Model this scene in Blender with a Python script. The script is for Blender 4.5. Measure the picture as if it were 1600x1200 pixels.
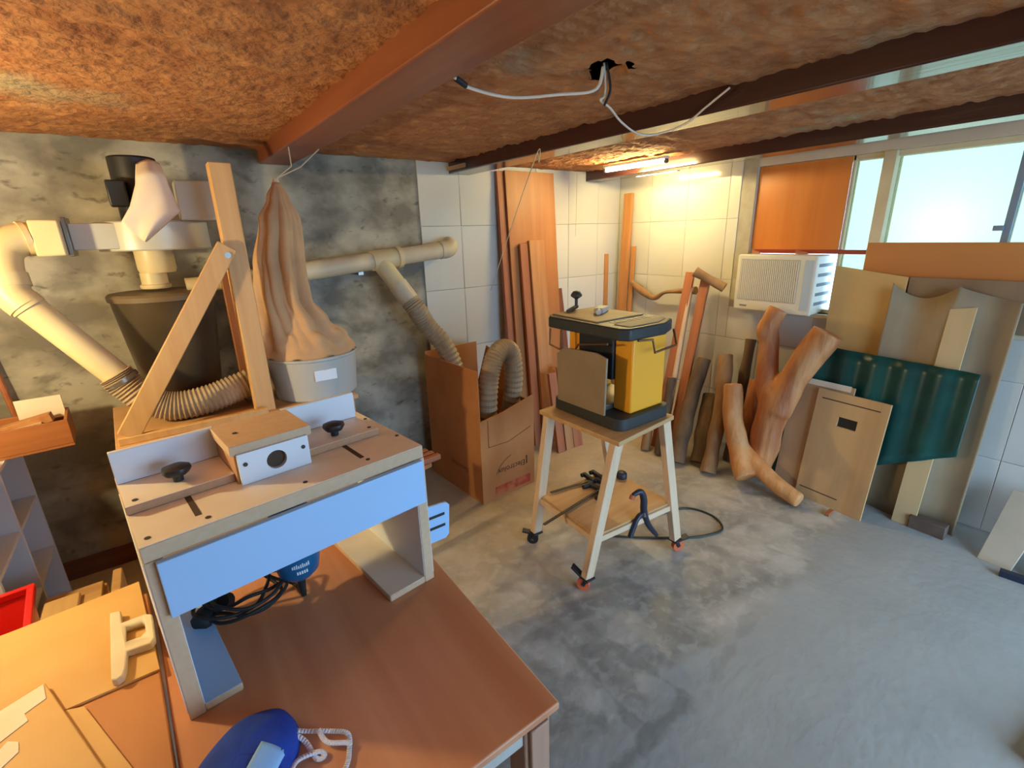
import bpy, bmesh, math, random
from mathutils import Vector, Matrix, noise
random.seed(7)
for o in list(bpy.data.objects): bpy.data.objects.remove(o)
SC = bpy.context.scene
COL = SC.collection
PI = math.pi

# ------------------------------------------------------------------ camera
H = 1.65                      # camera height
cam = bpy.data.cameras.new('camera'); camo = bpy.data.objects.new('camera', cam); COL.objects.link(camo)
yaw, pitch, roll = (math.radians(a) for a in (36.0425, 17.3979, -1.6157))
fw = Vector((math.sin(yaw)*math.cos(pitch), math.cos(yaw)*math.cos(pitch), -math.sin(pitch)))
rt0 = Vector((math.cos(yaw), -math.sin(yaw), 0)); up0 = rt0.cross(fw)
rt = math.cos(roll)*rt0 + math.sin(roll)*up0; up = -math.sin(roll)*rt0 + math.cos(roll)*up0
mw = Matrix.Identity(4)
for i, v in enumerate((rt, up, -fw)):
    for j in range(3): mw[j][i] = v[j]
mw.translation = (0, 0, H); camo.matrix_world = mw
cam.sensor_fit = 'HORIZONTAL'; cam.sensor_width = 36.0; cam.lens = 36.0*747.344/1600.0
cam.clip_start = 0.02; cam.clip_end = 200
SC.camera = camo

# ------------------------------------------------------------------ daylight and exposure
W = bpy.data.worlds.new('sky'); SC.world = W; W.use_nodes = True
bg = W.node_tree.nodes['Background']; bg.inputs[0].default_value = (0.44, 0.70, 1.0, 1); bg.inputs[1].default_value = 5.2
def portal(name, loc, rot, sx, sy):
    l = bpy.data.lights.new(name, 'AREA'); l.shape = 'RECTANGLE'; l.size = sx; l.size_y = sy
    l.cycles.is_portal = True
    o = bpy.data.objects.new(name, l); COL.objects.link(o); o.location = loc; o.rotation_euler = rot
SC.view_settings.view_transform = 'Standard'; SC.view_settings.look = 'None'
SC.view_settings.exposure = 0.88; SC.view_settings.gamma = 1.0; SC.view_settings.use_curve_mapping = False

DB, DR, HC = 3.0575, 3.459, 2.106       # back wall y, right wall x, ceiling height
XL, YF = -1.25, -1.9                    # left wall x, wall behind the camera y
# the doorway behind the camera and the window let the sky in
portal('doorway_portal', (2.0, YF-0.02, 1.02), (math.radians(90), 0, 0), 2.6, 2.0)
portal('window_portal', (DR+0.02, 0.35, 1.57), (0, math.radians(90), 0), 0.94, 2.9)

# ------------------------------------------------------------------ materials
def C(r, g, b):
    f = lambda c: ((c/255+0.055)/1.055)**2.4 if c/255 > 0.04045 else c/255/12.92
    return (f(r), f(g), f(b), 1)
MATS = {}
def mat(name, col, rough=0.6, col2=None, scale=6.0, stretch=(1, 1, 1), bump=0.0, bscale=None, metal=0.0, spec=0.5, lo=0.35, hi=0.65, detail=5, emit=None, coat=0.0, dist=0.0):
    if name in MATS: return MATS[name]
    m = bpy.data.materials.new(name); m.use_nodes = True; MATS[name] = m
    N = m.node_tree.nodes; L = m.node_tree.links; b = N['Principled BSDF']
    b.inputs['Roughness'].default_value = rough; b.inputs['Metallic'].default_value = metal
    b.inputs['Specular IOR Level'].default_value = spec; b.inputs['Coat Weight'].default_value = coat
    b.inputs['Base Color'].default_value = col
    if col2 is not None or bump:
        tc = N.new('ShaderNodeTexCoord'); mp = N.new('ShaderNodeMapping'); mp.inputs['Scale'].default_value = stretch
        L.new(tc.outputs['Object'], mp.inputs[0])
        nz = N.new('ShaderNodeTexNoise'); nz.inputs['Scale'].default_value = scale; nz.inputs['Detail'].default_value = detail
        nz.inputs['Distortion'].default_value = dist
        L.new(mp.outputs[0], nz.inputs['Vector'])
        if col2 is not None:
            rp = N.new('ShaderNodeValToRGB'); rp.color_ramp.elements[0].position = lo; rp.color_ramp.elements[1].position = hi
            rp.color_ramp.elements[0].color = col; rp.color_ramp.elements[1].color = col2
            L.new(nz.outputs['Fac'], rp.inputs[0]); L.new(rp.outputs[0], b.inputs['Base Color'])
        if bump:
            n2 = N.new('ShaderNodeTexNoise'); n2.inputs['Scale'].default_value = bscale or scale*3; n2.inputs['Detail'].default_value = 6
            L.new(mp.outputs[0], n2.inputs['Vector'])
            bp = N.new('ShaderNodeBump'); bp.inputs['Strength'].default_value = bump; bp.inputs['Distance'].default_value = 0.02
            L.new(n2.outputs['Fac'], bp.inputs['Height']); L.new(bp.outputs[0], b.inputs['Normal'])
    if emit:
        b.inputs['Emission Color'].default_value = emit[0]; b.inputs['Emission Strength'].default_value = emit[1]
    return m
AX = {'x': (0.06, 1, 1), 'y': (1, 0.06, 1), 'z': (1, 1, 0.06)}
def wood(name, a, b, axis='z', rough=0.55, scale=26, bump=0.08, coat=0.0):
    return mat(name+'_'+axis, C(*a), rough, C(*b), scale, AX[axis], bump, scale*2.0, lo=0.3, hi=0.7, detail=6, dist=0.4, coat=coat)

# ------------------------------------------------------------------ mesh helpers
def frame_from(d):
    d = Vector(d).normalized(); a = Vector((0, 0, 1)) if abs(d.z) < 0.9 else Vector((1, 0, 0))
    u = a.cross(d).normalized(); return u, d.cross(u)
class MB:
    def __init__(s): s.v = []; s.f = []
    def add(s, vs, fs):
        k = len(s.v); s.v += [tuple(v) for v in vs]; s.f += [tuple(i+k for i in f) for f in fs]; return s
    def box(s, x0, x1, y0, y1, z0, z1, R=None):
        vs = [Vector((x, y, z)) for z in (z0, z1) for y in (y0, y1) for x in (x0, x1)]
        if R is not None: vs = [R @ v for v in vs]
        return s.add(vs, [(0, 2, 3, 1), (4, 5, 7, 6), (0, 1, 5, 4), (2, 6, 7, 3), (0, 4, 6, 2), (1, 3, 7, 5)])
    def bar(s, a, b, w, t, hint=(0, 0, 1)):
        a, b = Vector(a), Vector(b); d = (b-a).normalized(); u = Vector(hint).cross(d)
        if u.length < 1e-4: u = Vector((1, 0, 0)).cross(d)
        u.normalize(); n = d.cross(u)
        vs = [p+u*i*w/2+n*j*t/2 for p in (a, b) for i, j in ((-1, -1), (1, -1), (1, 1), (-1, 1))]
        return s.add(vs, [(3, 2, 1, 0), (4, 5, 6, 7), (0, 1, 5, 4), (1, 2, 6, 5), (2, 3, 7, 6), (3, 0, 4, 7)])
    def tube(s, path, r, n=14, cap=True, rib=0.0, nz=0.0):
        P = [Vector(p) for p in path]; m = len(P); rr = r if isinstance(r, (list, tuple)) else [r]*m
        vs = []; u = None
        for i in range(m):
            d = (P[min(i+1, m-1)]-P[max(i-1, 0)]).normalized()
            if u is None: u, w = frame_from(d)
            else:
                u = (u-d*u.dot(d)).normalized(); w = d.cross(u)
            R = rr[i]*(1+(rib if i % 2 else -rib))
            for k in range(n):
                a = 2*PI*k/n; q = P[i]+(u*math.cos(a)+w*math.sin(a))*R
                if nz: q += (q-P[i])*nz*noise.noise(q*7)
                vs.append(q)
        fs = [(i*n+k, i*n+(k+1) % n, (i+1)*n+(k+1) % n, (i+1)*n+k) for i in range(m-1) for k in range(n)]
        if cap: fs += [tuple(range(n-1, -1, -1)), tuple((m-1)*n+k for k in range(n))]
        return s.add(vs, fs)
    def lathe(s, prof, n=28, c=(0, 0, 0), cap=True):
        vs = [(c[0]+r*math.cos(2*PI*k/n), c[1]+r*math.sin(2*PI*k/n), c[2]+z) for r, z in prof for k in range(n)]
        m = len(prof); fs = [(i*n+k, i*n+(k+1) % n, (i+1)*n+(k+1) % n, (i+1)*n+k) for i in range(m-1) for k in range(n)]
        if cap: fs += [tuple(range(n-1, -1, -1)), tuple((m-1)*n+k for k in range(n))]
        return s.add(vs, fs)
    def prism(s, poly, h0, h1, axis='z'):
        def P(a, b, h): return {'z': (a, b, h), 'y': (a, h, b), 'x': (h, a, b)}[axis]
        n = len(poly); vs = [P(a, b, h0) for a, b in poly]+[P(a, b, h1) for a, b in poly]
        return s.add(vs, [tuple(range(n-1, -1, -1)), tuple(range(n, 2*n))]+[(i, (i+1) % n, n+(i+1) % n, n+i) for i in range(n)])
    def grid(s, fn, nu, nv):
        vs = [fn(i/nu, j/nv) for j in range(nv+1) for i in range(nu+1)]
        return s.add(vs, [(j*(nu+1)+i, j*(nu+1)+i+1, (j+1)*(nu+1)+i+1, (j+1)*(nu+1)+i) for j in range(nv) for i in range(nu)])
def smooth(pts, k=6):
    P = [Vector(p) for p in pts]; out = []
    for i in range(len(P)-1):
        p0, p1, p2, p3 = P[max(i-1, 0)], P[i], P[i+1], P[min(i+2, len(P)-1)]
        for j in range(k):
            t = j/k; out.append(0.5*((2*p1)+(p2-p0)*t+(2*p0-5*p1+4*p2-p3)*t*t+(3*p1-p0-3*p2+p3)*t*t*t))
    out.append(P[-1]); return out
def obj(name, mb, m, parent=None, bev=0.0, angle=35, label=None, solid=0.0, remesh=0.0, sub=0):
    me = bpy.data.meshes.new(name); me.from_pydata(mb.v, [], mb.f); me.update()
    b = bmesh.new(); b.from_mesh(me); bmesh.ops.recalc_face_normals(b, faces=b.faces); b.to_mesh(me); b.free()
    for p in me.polygons: p.use_smooth = True
    if angle < 180: me.set_sharp_from_angle(angle=math.radians(angle))
    me.materials.append(m)
    o = bpy.data.objects.new(name, me); COL.objects.link(o); o.parent = parent
    if label: o['label'] = label
    if solid: q = o.modifiers.new('solid', 'SOLIDIFY'); q.thickness = solid; q.offset = 0
    if remesh:
        q = o.modifiers.new('remesh', 'REMESH'); q.mode = 'VOXEL'; q.voxel_size = remesh; q.use_smooth_shade = True
        q = o.modifiers.new('relax', 'SMOOTH'); q.iterations = 3; q.factor = 0.5
    if bev: q = o.modifiers.new('bevel', 'BEVEL'); q.width = bev; q.segments = 2; q.limit_method = 'ANGLE'; q.angle_limit = math.radians(40)
    if sub: q = o.modifiers.new('sub', 'SUBSURF'); q.levels = sub; q.render_levels = sub
    return o
def tag(o, label, cat, group=None):
    o['label'] = label; o['category'] = cat
    if group: o['group'] = group
    return o
def thing(name, label, cat, loc=(0, 0, 0), rz=0.0, group=None):
    o = bpy.data.objects.new(name, None); COL.objects.link(o); o.empty_display_size = 0.05
    o.location = loc; o.rotation_euler = (0, 0, rz); return tag(o, label, cat, group)
def struct(name, mb, m, label, **k):
    o = obj(name, mb, m, **k); o['kind'] = 'structure'; o['label'] = label; return o
def copy_tree(root, loc, rz, label, parent=None):
    r = root.copy(); COL.objects.link(r); r.parent = parent
    if parent is None: r.location = loc; r.rotation_euler = (0, 0, rz); r['label'] = label
    for ch in list(root.children): copy_tree(ch, None, None, None, r)
    return r
def leaning(o, bl, br, tl):
    "stand a flat piece, drawn in its own x (width) and y (height) with thickness along z, on three of its corners"
    bl, br, tl = Vector(bl), Vector(br), Vector(tl); u = (br-bl).normalized(); n = u.cross(tl-bl).normalized(); v = n.cross(u)
    m = Matrix.Identity(4)
    for i, a in enumerate((u, v, n)):
        for j in range(3): m[j][i] = a[j]
    m.translation = bl; o.matrix_world = m; return (br-bl).length, (tl-bl).dot(v)
def board(name, label, cat, bl, br, tl, th, m, group=None, outline=None, bev=0.002, parent=None):
    bl, br, tl = Vector(bl), Vector(br), Vector(tl); u = (br-bl); w = u.length; h = (tl-bl - u.normalized()*(tl-bl).dot(u.normalized())).length
    poly = outline(w, h) if outline else [(0, 0), (w, 0), (w, h), (0, h)]
    o = obj(name, MB().prism(poly, -th, 0), m, bev=bev); leaning(o, bl, br, tl)
    return tag(o, label, cat, group)

# ------------------------------------------------------------------ palette
M_mdf = mat('mdf', C(200, 170, 138), 0.75, C(206, 178, 148), 60)
M_mdf_edge = mat('mdf_edge', C(180, 138, 104), 0.8, C(188, 146, 112), 60)
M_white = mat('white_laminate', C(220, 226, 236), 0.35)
M_skylam = mat('sky_tinted_laminate', C(162, 202, 246), 0.35)  # white laminate with the blue of the skylight painted into its colour
M_offwhite = mat('dusty_laminate', C(230, 218, 200), 0.5, C(238, 228, 212), 9)
M_black = mat('black_plastic', C(30, 32, 38), 0.45)
M_blackrub = mat('black_rubber', C(24, 24, 26), 0.7)
M_steel = mat('steel', C(150, 148, 142), 0.35, metal=0.9)
M_pvc = mat('pvc', C(222, 204, 158), 0.42, C(212, 192, 146), 5)  # yellow of the warm lamplight is put into the pipe colour
M_pvc2 = mat('pvc_dusty', C(214, 200, 172), 0.5, C(200, 182, 150), 7)
M_hose = mat('grey_hose', C(176, 156, 128), 0.5, C(158, 138, 112), 12)
M_birch = wood('birch', (226, 198, 166), (212, 180, 146), 'z')
M_birchx = wood('birch', (226, 198, 166), (212, 180, 146), 'x')
M_birchy = wood('birch', (226, 198, 166), (212, 180, 146), 'y')
M_red = wood('red_wood', (178, 110, 70), (154, 88, 54), 'y')
M_oak = wood('oak', (192, 138, 88), (172, 116, 68), 'y')
M_card = mat('cardboard', C(190, 128, 76), 0.8, C(176, 114, 64), 4)
M_cloth = mat('bag_cloth', C(204, 166, 124), 0.9, C(188, 148, 108), 6, bump=0.1, bscale=90)

# ------------------------------------------------------------------ floor
def floor_mat():
    m = bpy.data.materials.new('concrete_floor'); m.use_nodes = True; N = m.node_tree.nodes; L = m.node_tree.links; b = N['Principled BSDF']
    tc = N.new('ShaderNodeTexCoord')
    def nz(s, d=6, vec=None, dist=0):
        n = N.new('ShaderNodeTexNoise'); n.inputs['Scale'].default_value = s; n.inputs['Detail'].default_value = d; n.inputs['Distortion'].default_value = dist
        L.new(vec or tc.outputs['Object'], n.inputs['Vector']); return n.outputs['Fac']
    def math_(op, a, c=None, clamp=False):
        q = N.new('ShaderNodeMath'); q.operation = op; q.use_clamp = clamp
        for i, v in enumerate((a, c)):
            if v is None: continue
            if isinstance(v, (int, float)): q.inputs[i].default_value = v
            else: L.new(v, q.inputs[i])
        return q.outputs[0]
    def ramp(v, p0, p1, c0=(0, 0, 0, 1), c1=(1, 1, 1, 1)):
        r = N.new('ShaderNodeValToRGB'); r.color_ramp.elements[0].position = p0; r.color_ramp.elements[1].position = p1
        r.color_ramp.elements[0].color = c0; r.color_ramp.elements[1].color = c1; L.new(v, r.inputs[0]); return r.outputs[0]
    def mix(f, a, c):
        q = N.new('ShaderNodeMix'); q.data_type = 'RGBA'
        L.new(f, q.inputs[0])
        for i, v in ((6, a), (7, c)):
            if isinstance(v, tuple): q.inputs[i].default_value = v
            else: L.new(v, q.inputs[i])
        return q.outputs[2]
    sp = N.new('ShaderNodeSeparateXYZ'); L.new(tc.outputs['Object'], sp.inputs[0]); X, Y = sp.outputs[0], sp.outputs[1]
    base = ramp(nz(3.6, 10, dist=.4), 0.36, 0.66, C(146, 144, 137), C(194, 191, 182))
    # the trowelled patch of newer screed in front: x + 0.1*wobble beyond a line
    wob = math_('MULTIPLY', math_('SUBTRACT', nz(3.0), 0.5), 0.35)
    side = math_('SUBTRACT', math_('ADD', math_('MULTIPLY', Y, -1.0), 0.80), wob)      # > 0 on the patch
    patch = ramp(math_('ADD', side, 0.5), 0.46, 0.54)
    col = mix(patch, base, ramp(nz(1.6, 5), 0.3, 0.7, C(156, 158, 155), C(176, 178, 174)))
    fine = math_('MULTIPLY', math_('MULTIPLY', ramp(nz(17, 8, dist=.3), .5, .62), math_('SUBTRACT', 1.0, patch)), .35)
    col = mix(fine, col, C(206, 205, 198))
    def line(x0, y0, x1, y1, w, power):
        dx, dy = x1-x0, y1-y0; l = math.hypot(dx, dy)
        t = math_('DIVIDE', math_('ADD', math_('MULTIPLY', math_('SUBTRACT', X, x0), dx/l), math_('MULTIPLY', math_('SUBTRACT', Y, y0), dy/l)), l)
        d = math_('ABSOLUTE', math_('ADD', math_('MULTIPLY', math_('SUBTRACT', X, x0), dy/l), math_('MULTIPLY', math_('SUBTRACT', Y, y0), -dx/l)))
        d = math_('ADD', d, math_('MULTIPLY', math_('SUBTRACT', nz(7.0, 6), 0.5), 0.16))
        e = math_('ABSOLUTE', math_('SUBTRACT', t, 0.5)); inside = ramp(e, 0.46, 0.54, (1, 1, 1, 1), (0, 0, 0, 1))
        band = ramp(d, w*0.3, w, (1, 1, 1, 1), (0, 0, 0, 1))
        return math_('MULTIPLY', math_('MULTIPLY', band, inside), power)
    dark = None
    for a in ((1.36, 1.75, 1.24, 1.22, .05, .55), (1.23, 1.22, 1.29, .70, .03, .5), (1.29, .72, .86, .70, .035, .65), (1.16, 1.28, .80, 1.30, .045, .5), (1.10, 1.2, 1.05, .74, .025, .45), (1.42, .70, 1.9, .78, .02, .25)):
        l = line(*a); dark = l if dark is None else math_('MAXIMUM', dark, l)
    spots = ramp(nz(6.0, 10, dist=0.6), 0.52, 0.66)
    oldside = math_('SUBTRACT', 1.0, patch)
    dark = math_('MAXIMUM', dark, math_('MULTIPLY', math_('MULTIPLY', spots, oldside), 0.5))
    col = mix(dark, col, C(122, 122, 116))
    dust = ramp(math_('ADD', math_('MULTIPLY', Y, 0.3), math_('MULTIPLY', nz(5), 0.5)), 0.62, 0.98)
    col = mix(math_('MULTIPLY', dust, 0.75), col, C(188, 166, 132))
    L.new(col, b.inputs['Base Color'])
    L.new(ramp(nz(3.3), .3, .7, (.42, .42, .42, 1), (.68, .68, .68, 1)), b.inputs['Roughness'])
    bp = N.new('ShaderNodeBump'); bp.inputs['Strength'].default_value = 0.18; bp.inputs['Distance'].default_value = 0.02
    L.new(nz(22, 8), bp.inputs['Height']); L.new(bp.outputs[0], b.inputs['Normal'])
    return m
struct('floor', MB().box(XL-.2, DR+.2, YF-.2, DB+.2, -0.1, 0.0), floor_mat(), 'stained pale grey concrete floor with darker trowel lines', angle=30)

# ------------------------------------------------------------------ ceiling
def ceil_mat():
    m = mat('rough_ceiling', C(156, 96, 56), 0.92, C(192, 134, 86), 12, bump=.75, bscale=34, lo=.3, hi=.7, detail=9)
    N = m.node_tree.nodes; L = m.node_tree.links; b = N['Principled BSDF']
    tc = N.new('ShaderNodeTexCoord'); nz = N.new('ShaderNodeTexNoise'); nz.inputs['Scale'].default_value = 2.0; nz.inputs['Detail'].default_value = 9
    L.new(tc.outputs['Object'], nz.inputs['Vector'])
    r = N.new('ShaderNodeValToRGB'); r.color_ramp.elements[0].position = 0.6; r.color_ramp.elements[1].position = 0.74; L.new(nz.outputs['Fac'], r.inputs[0])
    mx = N.new('ShaderNodeMix'); mx.data_type = 'RGBA'; L.new(r.outputs[0], mx.inputs[0])
    src = b.inputs['Base Color'].links[0].from_socket; L.new(src, mx.inputs[6]); mx.inputs[7].default_value = C(168, 150, 120)
    L.new(mx.outputs[2], b.inputs['Base Color']); return m
HX, HY = 1.235, 1.175      # hole with the wires
def ceil_pt(u, v):
    x = XL-.1+u*(DR+.2-XL); y = YF-.1+v*(DB+.2-YF); p = Vector((x*5.5, y*16, 0))
    h = 0.009*noise.noise(p*0.7)+0.007*noise.noise(p*1.9)+0.006*noise.noise(Vector((x*26, y*34, 3)))
    d = math.hypot(x-HX, y-HY)
    if d*(1+.5*noise.noise(Vector((x*20, y*20, 9)))) < 0.075: h += 0.02
    return (x, y, HC+0.012+h)
mb = MB().grid(ceil_pt, 420, 440)
def in_hole(f):
    x = sum(mb.v[i][0] for i in f)/4-HX; y = sum(mb.v[i][1] for i in f)/4-HY
    return math.hypot(x, y*.8)*(1+.5*noise.noise(Vector((x*20, y*20, 9)))) < .058
mb.f = [f for f in mb.f if not in_hole(f)]
struct('ceiling', mb, ceil_mat(), 'rough orange brown plastered ceiling with a broken hole', angle=180)
struct('trim_4', MB().box(XL-.2, DR+.3, YF-.2, DB+.3, HC+0.16, HC+0.24), mat('slab', C(60, 50, 44), 0.9), 'concrete slab above the rough ceiling plaster')  # slab coloured dark to paint the shade inside the ceiling hole

# ------------------------------------------------------------------ ceiling beams
def beam(label, x0, x1, w, d, m):
    yb, ye = DB-.012, YF+.01
    vs = [(x+dx-x0, y-yb, z) for z in (-d, .03) for y, x in ((yb, x0), (ye, x1)) for dx in (0, w)]
    mb = MB().add(vs, [(0, 2, 3, 1), (4, 5, 7, 6), (0, 1, 5, 4), (2, 6, 7, 3), (0, 4, 6, 2), (1, 3, 7, 5)])
    o = obj('ceiling_beam', mb, m, bev=0.006); o.location = (x0, yb, HC); return tag(o, label, 'beam', 'ceiling beams')
M_beam1 = wood('varnished_beam', (146, 84, 54), (124, 66, 42), 'y', rough=0.4, scale=14)
M_beam2 = wood('dark_beam', (74, 44, 40), (58, 32, 32), 'y', rough=0.22, scale=14, coat=0.3)
b1 = beam('reddish brown varnished ceiling beam above the hanging dust bag', .585, .60, .155, .062, M_beam1)
b2 = beam('dark ceiling beam above the planer stand with a string tied on', 1.74, 1.715, .16, .062, M_beam2)
b3 = beam('dark ceiling beam nearest the window with a lit tube beside it', 3.02, 2.72, .15, .062, M_beam2)
tag(obj('wood_shim', MB().box(-.008, .008, -.11, .11, -.012, .012), wood('pale_shim', (206, 176, 136), (190, 156, 112), 'y'), bev=.002),
    'pale wooden strip stuck on the side of the middle dark beam', 'wood strip').location = (1.732, 2.93, 2.075)

# ------------------------------------------------------------------ walls
def conc_mat():
    m = bpy.data.materials.new('bare_concrete_wall'); m.use_nodes = True; N = m.node_tree.nodes; L = m.node_tree.links; b = N['Principled BSDF']
    tc = N.new('ShaderNodeTexCoord')
    def nz(s, d, st=(1, 1, 1), dist=0.0):
        mp = N.new('ShaderNodeMapping'); mp.inputs['Scale'].default_value = st; L.new(tc.outputs['Object'], mp.inputs[0])
        n = N.new('ShaderNodeTexNoise'); n.inputs['Scale'].default_value = s; n.inputs['Detail'].default_value = d; n.inputs['Distortion'].default_value = dist
        L.new(mp.outputs[0], n.inputs['Vector']); return n.outputs['Fac']
    def ramp(v, p0, p1, c0, c1):
        r = N.new('ShaderNodeValToRGB'); r.color_ramp.elements[0].position = p0; r.color_ramp.elements[1].position = p1
        r.color_ramp.elements[0].color = c0; r.color_ramp.elements[1].color = c1; L.new(v, r.inputs[0]); return r.outputs[0]
    def mix(f, a, c):
        q = N.new('ShaderNodeMix'); q.data_type = 'RGBA'; L.new(f, q.inputs[0]); L.new(a, q.inputs[6]); q.inputs[7].default_value = c; return q.outputs[2]
    B0, W1 = (0, 0, 0, 1), (1, 1, 1, 1)
    col = ramp(nz(4.0, 7, (1, 1, 1.3)), 0.38, 0.62, C(122, 117, 106), C(178, 173, 158))
    col = mix(ramp(nz(5.0, 5, (1, 1, 1.2), 0.5), 0.58, 0.70, B0, (.6, .6, .6, 1)), col, C(96, 94, 86))
    col = mix(ramp(nz(13.0, 8, (1, 1, 1.8), .3), 0.61, 0.72, B0, (.7, .7, .7, 1)), col, C(88, 82, 74))
    col = mix(ramp(nz(2.3, 4), 0.62, 0.72, B0, W1), col, C(176, 162, 140))
    L.new(col, b.inputs['Base Color']); b.inputs['Roughness'].default_value = 0.85
    bp = N.new('ShaderNodeBump'); bp.inputs['Strength'].default_value = 0.35; bp.inputs['Distance'].default_value = 0.02
    L.new(nz(9, 9), bp.inputs['Height']); L.new(bp.outputs[0], b.inputs['Normal']); return m
M_conc = conc_mat()
M_tile = mat('glazed_tile', C(208, 206, 200), 0.14, C(202, 199, 190), 1.5, spec=0.5)
M_grout = mat('grout', C(176, 170, 156), 0.85, C(164, 156, 140), 12)
M_plaster = mat('painted_plaster', C(214, 204, 186), 0.8, C(204, 192, 172), 3)
ZT = HC+.17
wb = struct('wall_back', MB().box(XL-.15, DR+.15, DB, DB+.15, -.02, ZT), M_conc, 'bare mottled grey concrete wall, tiled white at its right end')
mb = MB()
WY0, WY1, WZ0, WZ1 = -1.1, 1.84, 1.10, 2.04
mb.box(DR, DR+.15, YF-.15, DB+.15, -.02, WZ0); mb.box(DR, DR+.15, WY1, DB+.15, WZ0, ZT); mb.box(DR, DR+.15, YF-.15, WY0, WZ0, ZT); mb.box(DR, DR+.15, WY0, WY1, WZ1, ZT)
wr = struct('wall_right', mb, M_plaster, 'white tiled wall with a long high window')
struct('wall_left', MB().box(XL-.15, XL, YF-.15, DB+.15, -.02, ZT), M_conc, 'bare concrete wall on the left')
mb = MB(); mb.box(XL-.15, .7, YF-.15, YF, -.02, ZT); mb.box(3.3, DR+.15, YF-.15, YF, -.02, ZT); mb.box(.7, 3.3, YF-.15, YF, 2.02, ZT)
struct('wall_front', mb, M_plaster, 'wall behind the camera with a wide open doorway')
struct('trim_5', MB().box(-6, 9, -16, YF-.16, -.2, -.02), mat('yard', C(150, 150, 146), .9), 'yard ground outside the doorway')
obj('grout_bed', MB().box(1.505, DR, DB-.006, DB+.001, 0, HC+.01), M_grout, wb)
mb = MB(); mb.box(DR-.006, DR+.001, WY1, DB-.006, 0, HC+.01); mb.box(DR-.006, DR+.001, -.6, WY1, 0, WZ0)
obj('grout_bed', mb, M_grout, wr)
G = .0025
rows = [0, .425, .855, 1.285, 1.715, HC+.012]
tmesh = {}
def tile(parent, axis, a0, a1, z0, z1):
    a0 += G/2; a1 -= G/2; z0 += G/2; z1 -= G/2; w, h = a1-a0, z1-z0
    if w < .02 or h < .02: return
    k = (axis, round(w, 3), round(h, 3))
    if k not in tmesh:
        mb = MB().box(-w/2, w/2, -.005, .003, -h/2, h/2) if axis == 'b' else MB().box(-.005, .003, -w/2, w/2, -h/2, h/2)
        o = obj('tile', mb, M_tile, parent, bev=.0015); tmesh[k] = o
    else:
        o = tmesh[k].copy(); COL.objects.link(o); o.parent = parent
    j = random.uniform(-.0008, .0008)
    o.location = ((a0+a1)/2, DB-.007+j, (z0+z1)/2) if axis == 'b' else (DR-.007+j, (a0+a1)/2, (z0+z1)/2)
    o.rotation_euler = (random.uniform(-.004, .004), random.uniform(-.004, .004), random.uniform(-.004, .004)) if w > .2 else (0, 0, 0)
x = 1.505; cols = [1.505, 1.815]
while cols[-1] < DR-.012: cols.append(min(cols[-1]+.34, DR-.012))
for r in range(5):
    for c in range(len(cols)-1): tile(wb, 'b', cols[c], cols[c+1], rows[r], rows[r+1])
ys = [DB-.012]
while ys[-1] > -.6: ys.append(ys[-1]-.34)
for r in range(5):
    for c in range(len(ys)-1):
        y1, y0, z0, z1 = ys[c], ys[c+1], rows[r], rows[r+1]
        if y1 <= WY1+.1: z1 = min(z1, WZ0-.01)
        elif y0 < WY1+.1 and z1 > WZ0:
            if z0 < WZ0: tile(wr, 'r', y0, WY1+.1, z0, WZ0-.01); tile(wr, 'r', WY1+.1, y1, z0, z1); continue
            y0 = WY1+.1
        if z1 > z0: tile(wr, 'r', y0, y1, z0, z1)
M_base = wood('brown_baseboard', (120, 76, 48), (100, 62, 40), 'x')
struct('baseboard_back', MB().box(XL, 1.2, DB-.022, DB, 0, .10), M_base, 'dark brown wooden skirting board along the concrete wall', bev=.003)

# ------------------------------------------------------------------ window
def glass_mat():
    m = bpy.data.materials.new('frosted_pane'); m.use_nodes = True; N = m.node_tree.nodes; L = m.node_tree.links
    for n in list(N):
        if n.type == 'BSDF_PRINCIPLED': N.remove(n)
    out = [n for n in N if n.type == 'OUTPUT_MATERIAL'][0]
    t = N.new('ShaderNodeBsdfTransparent'); t.inputs[0].default_value = (.43, .435, .345, 1)
    g = N.new('ShaderNodeBsdfGlossy'); g.inputs['Roughness'].default_value = .25; g.inputs['Color'].default_value = (.9, .95, .95, 1)
    mx = N.new('ShaderNodeMixShader'); mx.inputs[0].default_value = .06
    L.new(t.outputs[0], mx.inputs[1]); L.new(g.outputs[0], mx.inputs[2]); L.new(mx.outputs[0], out.inputs[0]); return m
M_pane = glass_mat()
M_frame = mat('cream_window_frame', C(222, 206, 172), .5, C(212, 194, 158), 6)
win = bpy.data.objects.new('window_1', None); COL.objects.link(win); win['kind'] = 'structure'; win['label'] = 'long high window above the leaning boards, partly filled with an orange board'
win.location = (DR, 0, 0)
fx0, fx1 = .03, .09
mb = MB(); mb.box(fx0, fx1, WY0, WY1, WZ1-.03, WZ1); mb.box(fx0, fx1, WY0, WY1, WZ0, WZ0+.025); mb.box(fx0, fx1, WY1-.03, WY1, WZ0, WZ1); mb.box(fx0, fx1, WY0, WY0+.03, WZ0, WZ1)
obj('window_frame', mb, M_frame, win, bev=.003)
obj('mullion', MB().box(-.006, .11, 1.062, 1.122, WZ0, WZ1), M_frame, win, bev=.003)
obj('mullion', MB().box(fx0, fx1, 1.268, 1.284, WZ0, WZ1), M_frame, win, bev=.003)
obj('mullion', MB().box(fx0+.01, fx1+.02, .535, .565, WZ0, WZ1), mat('grey_aluminium', C(120, 140, 160), .4), win, bev=.003)
obj('latch', MB().box(fx0-.01, fx0+.02, .56, .60, 1.60, 1.625), mat('grey_aluminium', C(120, 140, 160)), win, bev=.003)
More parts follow.
